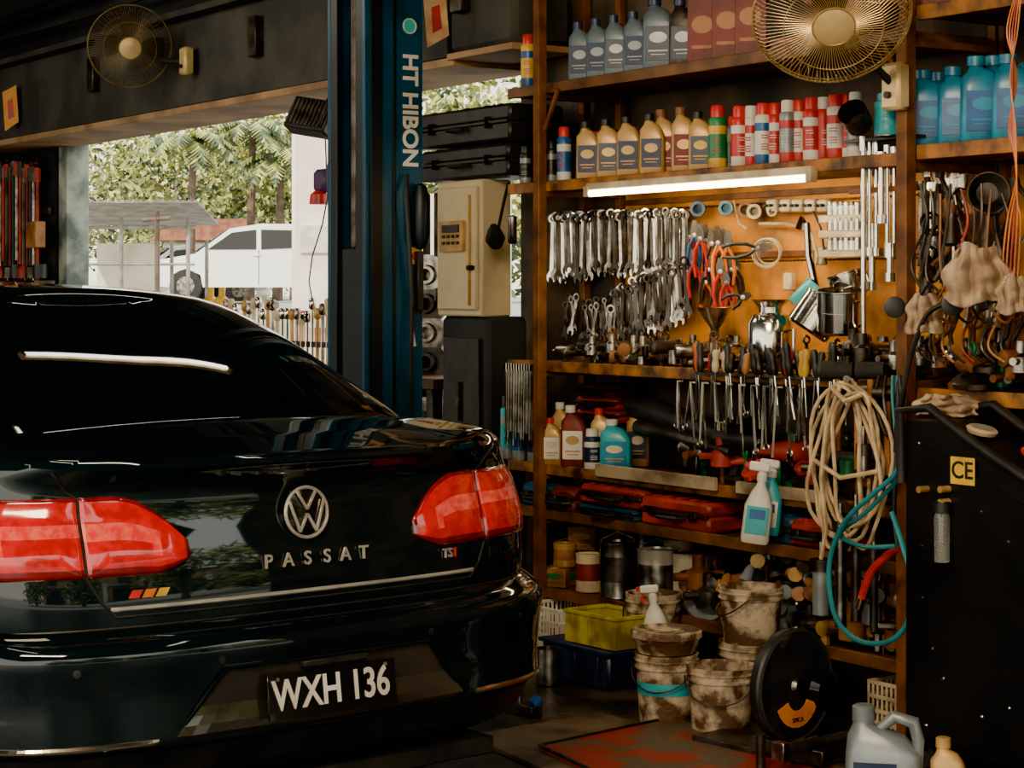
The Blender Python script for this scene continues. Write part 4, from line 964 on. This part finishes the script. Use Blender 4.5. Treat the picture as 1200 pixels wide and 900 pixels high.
palm(325,48,3.4,1);palm(345,52,4.4,2);palm(292,48,4.1,3);palm(222,46,3.6,4)
X,Y=D(150,30);b=MB();gm=mat('shed_metal',(.3,.3,.28),.6,.3,(.18,.16,.14),4);sw=mat('shed_wall',(.8,.74,.62),.8,0,(.62,.56,.44),2)
for dx in(-.75,-.1,.45,.9):b.cyl((dx,0,-.6),(dx,0,1.9),.03,gm)
for dx in(-.7,.4,.95):b.cyl((dx,1.5,-.6),(dx,1.5,1.6),.03,gm)
for k in range(24):b.box((-1+k*.09,.7,2.0),(.05,2.2,.02),gm,(-.12,0,0))
b.box((.0,.7,1.98),(2.2,2.2,.015),gm,(-.12,0,0));b.cyl((-1,0,1.75),(1.0,0,1.75),.025,gm);b.cyl((-1,0,1.2),(1.,0,1.2),.02,gm)
b.box((-.3,1.4,.6),(.9,.06,1.9),sw);b.box((-.75,.8,.0),(.6,.5,.6),sw);b.box((-.5,.3,.1),(.35,.3,.5),woodh)
b.obj('roadside_shed',(X,Y,.75),rad(56))
X,Y=D(255,53);b=MB();b.box((0,0,.8),(2.6,2,1.6),sw);b.prism([(-1.6,0),(1.6,0),(.9,.55),(-.9,.55)],2.6,mat('tile_roof',(.35,.14,.07),.8,0,(.22,.08,.05),6),TR(0,0,1.55,rad(90)));b.box((0,-1.01,.8),(.7,.04,.8),tint);b.obj('small_house',(X,Y,1.35),rad(56))
X,Y=D(376,22);b=MB();b.box((0,0,1.6),(.60,.4,3.4),mat('kiosk_wall',(.9,.78,.70),.7,0,(.78,.62,.55),2));b.box((.0,-.22,.95),(.45,.04,.35),redc);b.box((.05,-.25,1.0),(.3,.03,.12),white);b.box((0,-.21,1.9),(.4,.03,.3),white);b.box((0,0,3.32),(.75,.5,.06),redc);b.obj('kiosk',(X,Y,.2),rad(56))
X,Y=D(184,24);b=MB();b.tube([(0,0,0),(0,0,2.0)],.03,bark,8);b.cyl((-.4,0,1.9),(.4,0,1.9),.025,bark);b.obj('utility_pole',(X,Y,.5))
X,Y=D(500,26);b=MB();b.box((0,0,1),(2.2,.2,2.4),sw)
for k in range(6):b.box((-.9+k*.36,-.12,1.),(.05,.05,2.3),redc)
b.obj('roadside_fence',(X,Y,.6),rad(56))
# street opposite the garage mouth (seen mirrored in the car's boot lid)
b=MB();tan=mat('shophouse_wall',(.50,.36,.22),.8,0,(.32,.22,.13),1.)
b.box((24,4,2.6),(1,22,5.2),tan)
for k in range(5):
    y=-5+k*4.4;b.box((23.45,y,1.3),(.1,2.8,2.6),blackpl);b.box((23.3,y+2.1,1.9),(.4,.45,3.8),white);b.box((23.2,y,3.0),(.9,3.6,.15),[redc,white,bluec][k%3]);b.box((23.45,y,4.2),(.1,1.4,1.1),blackgl)
b.box((24,4,5.3),(1.6,22.6,.2),redc);b.obj('shophouse_row')
for i,(xx,yy) in enumerate(((11.5,2.2),(12.5,5.6),(11.0,9.0),(14.5,-1.8),(16,-6.5))):tree(0,0,5.0,1.7,1700,50+i,-.03,(xx,yy),1.6)
# ================= WORLD, LIGHTS, CAMERA =================
W=bpy.data.worlds.new('w');bpy.context.scene.world=W;W.use_nodes=True;N=W.node_tree.nodes;L=W.node_tree.links
bg=N['Background'];tc=N.new('ShaderNodeTexCoord');sp=N.new('ShaderNodeSeparateXYZ');L.new(tc.outputs['Generated'],sp.inputs[0])
cr=N.new('ShaderNodeValToRGB');e=cr.color_ramp.elements;e[0].position=.0;e[0].color=(.10,.09,.07,1);e[1].position=.06;e[1].color=(1,.92,.74,1)
mp=N.new('ShaderNodeMapRange');L.new(sp.outputs['Z'],mp.inputs[0]);mp.inputs[1].default_value=-.05;mp.inputs[2].default_value=1.
L.new(mp.outputs[0],cr.inputs[0]);e3=cr.color_ramp.elements.new(1.);e3.color=(.66,.86,.92,1)
L.new(cr.outputs[0],bg.inputs[0]);bg.inputs[1].default_value=2.9
def light(t,n,loc,rot,e,col,sx=1,sy=1):
    l=bpy.data.lights.new(n,t);l.energy=e;l.color=col
    if t=='AREA':l.shape='RECTANGLE';l.size=sx;l.size_y=sy
    o=bpy.data.objects.new(n,l);o.location=loc;o.rotation_euler=rot;bpy.context.collection.objects.link(o);return o
s=light('SUN','sun_light',(0,0,10),(rad(42),0,rad(25)),7,(1,.90,.72));s.data.angle=.02
def aim(o,t):o.rotation_euler=(Vector(t)-o.location).to_track_quat('-Z','Y').to_euler()
o=light('AREA','fill_light',(4.6,-4.0,3.55),(0,0,0),190,(1,.75,.46),1.8,.6);aim(o,(1.2,.2,.7))  # added warm fill to brighten the shelves; no fixture hangs here
o=light('AREA','fill_light',(-3,-3.0,3.6),(0,0,0),35,(1,.85,.65),2.,.3);aim(o,(-2,.2,1.2))  # weaker added fill towards the opening wall, not an actual fixture
o=light('AREA','shelf_lamp',(1.02,-.03,1.90),(0,0,0),6,(1,.80,.42),1.3,.04);aim(o,(1.02,.3,1.3))
cd=bpy.data.cameras.new('cam');cam=bpy.data.objects.new('cam',cd);bpy.context.collection.objects.link(cam)
cam.location=CAM;cam.rotation_euler=(rad(90),0,math.atan2(CU,SU));cd.sensor_width=36;cd.lens=F*36/1200;cd.shift_y=-(450-HY)/1200;cd.clip_end=500
bpy.context.scene.camera=cam
vs=bpy.context.scene.view_settings;vs.view_transform='AgX'
try:vs.look='AgX - Punchy'
except Exception:pass
vs.exposure=.72
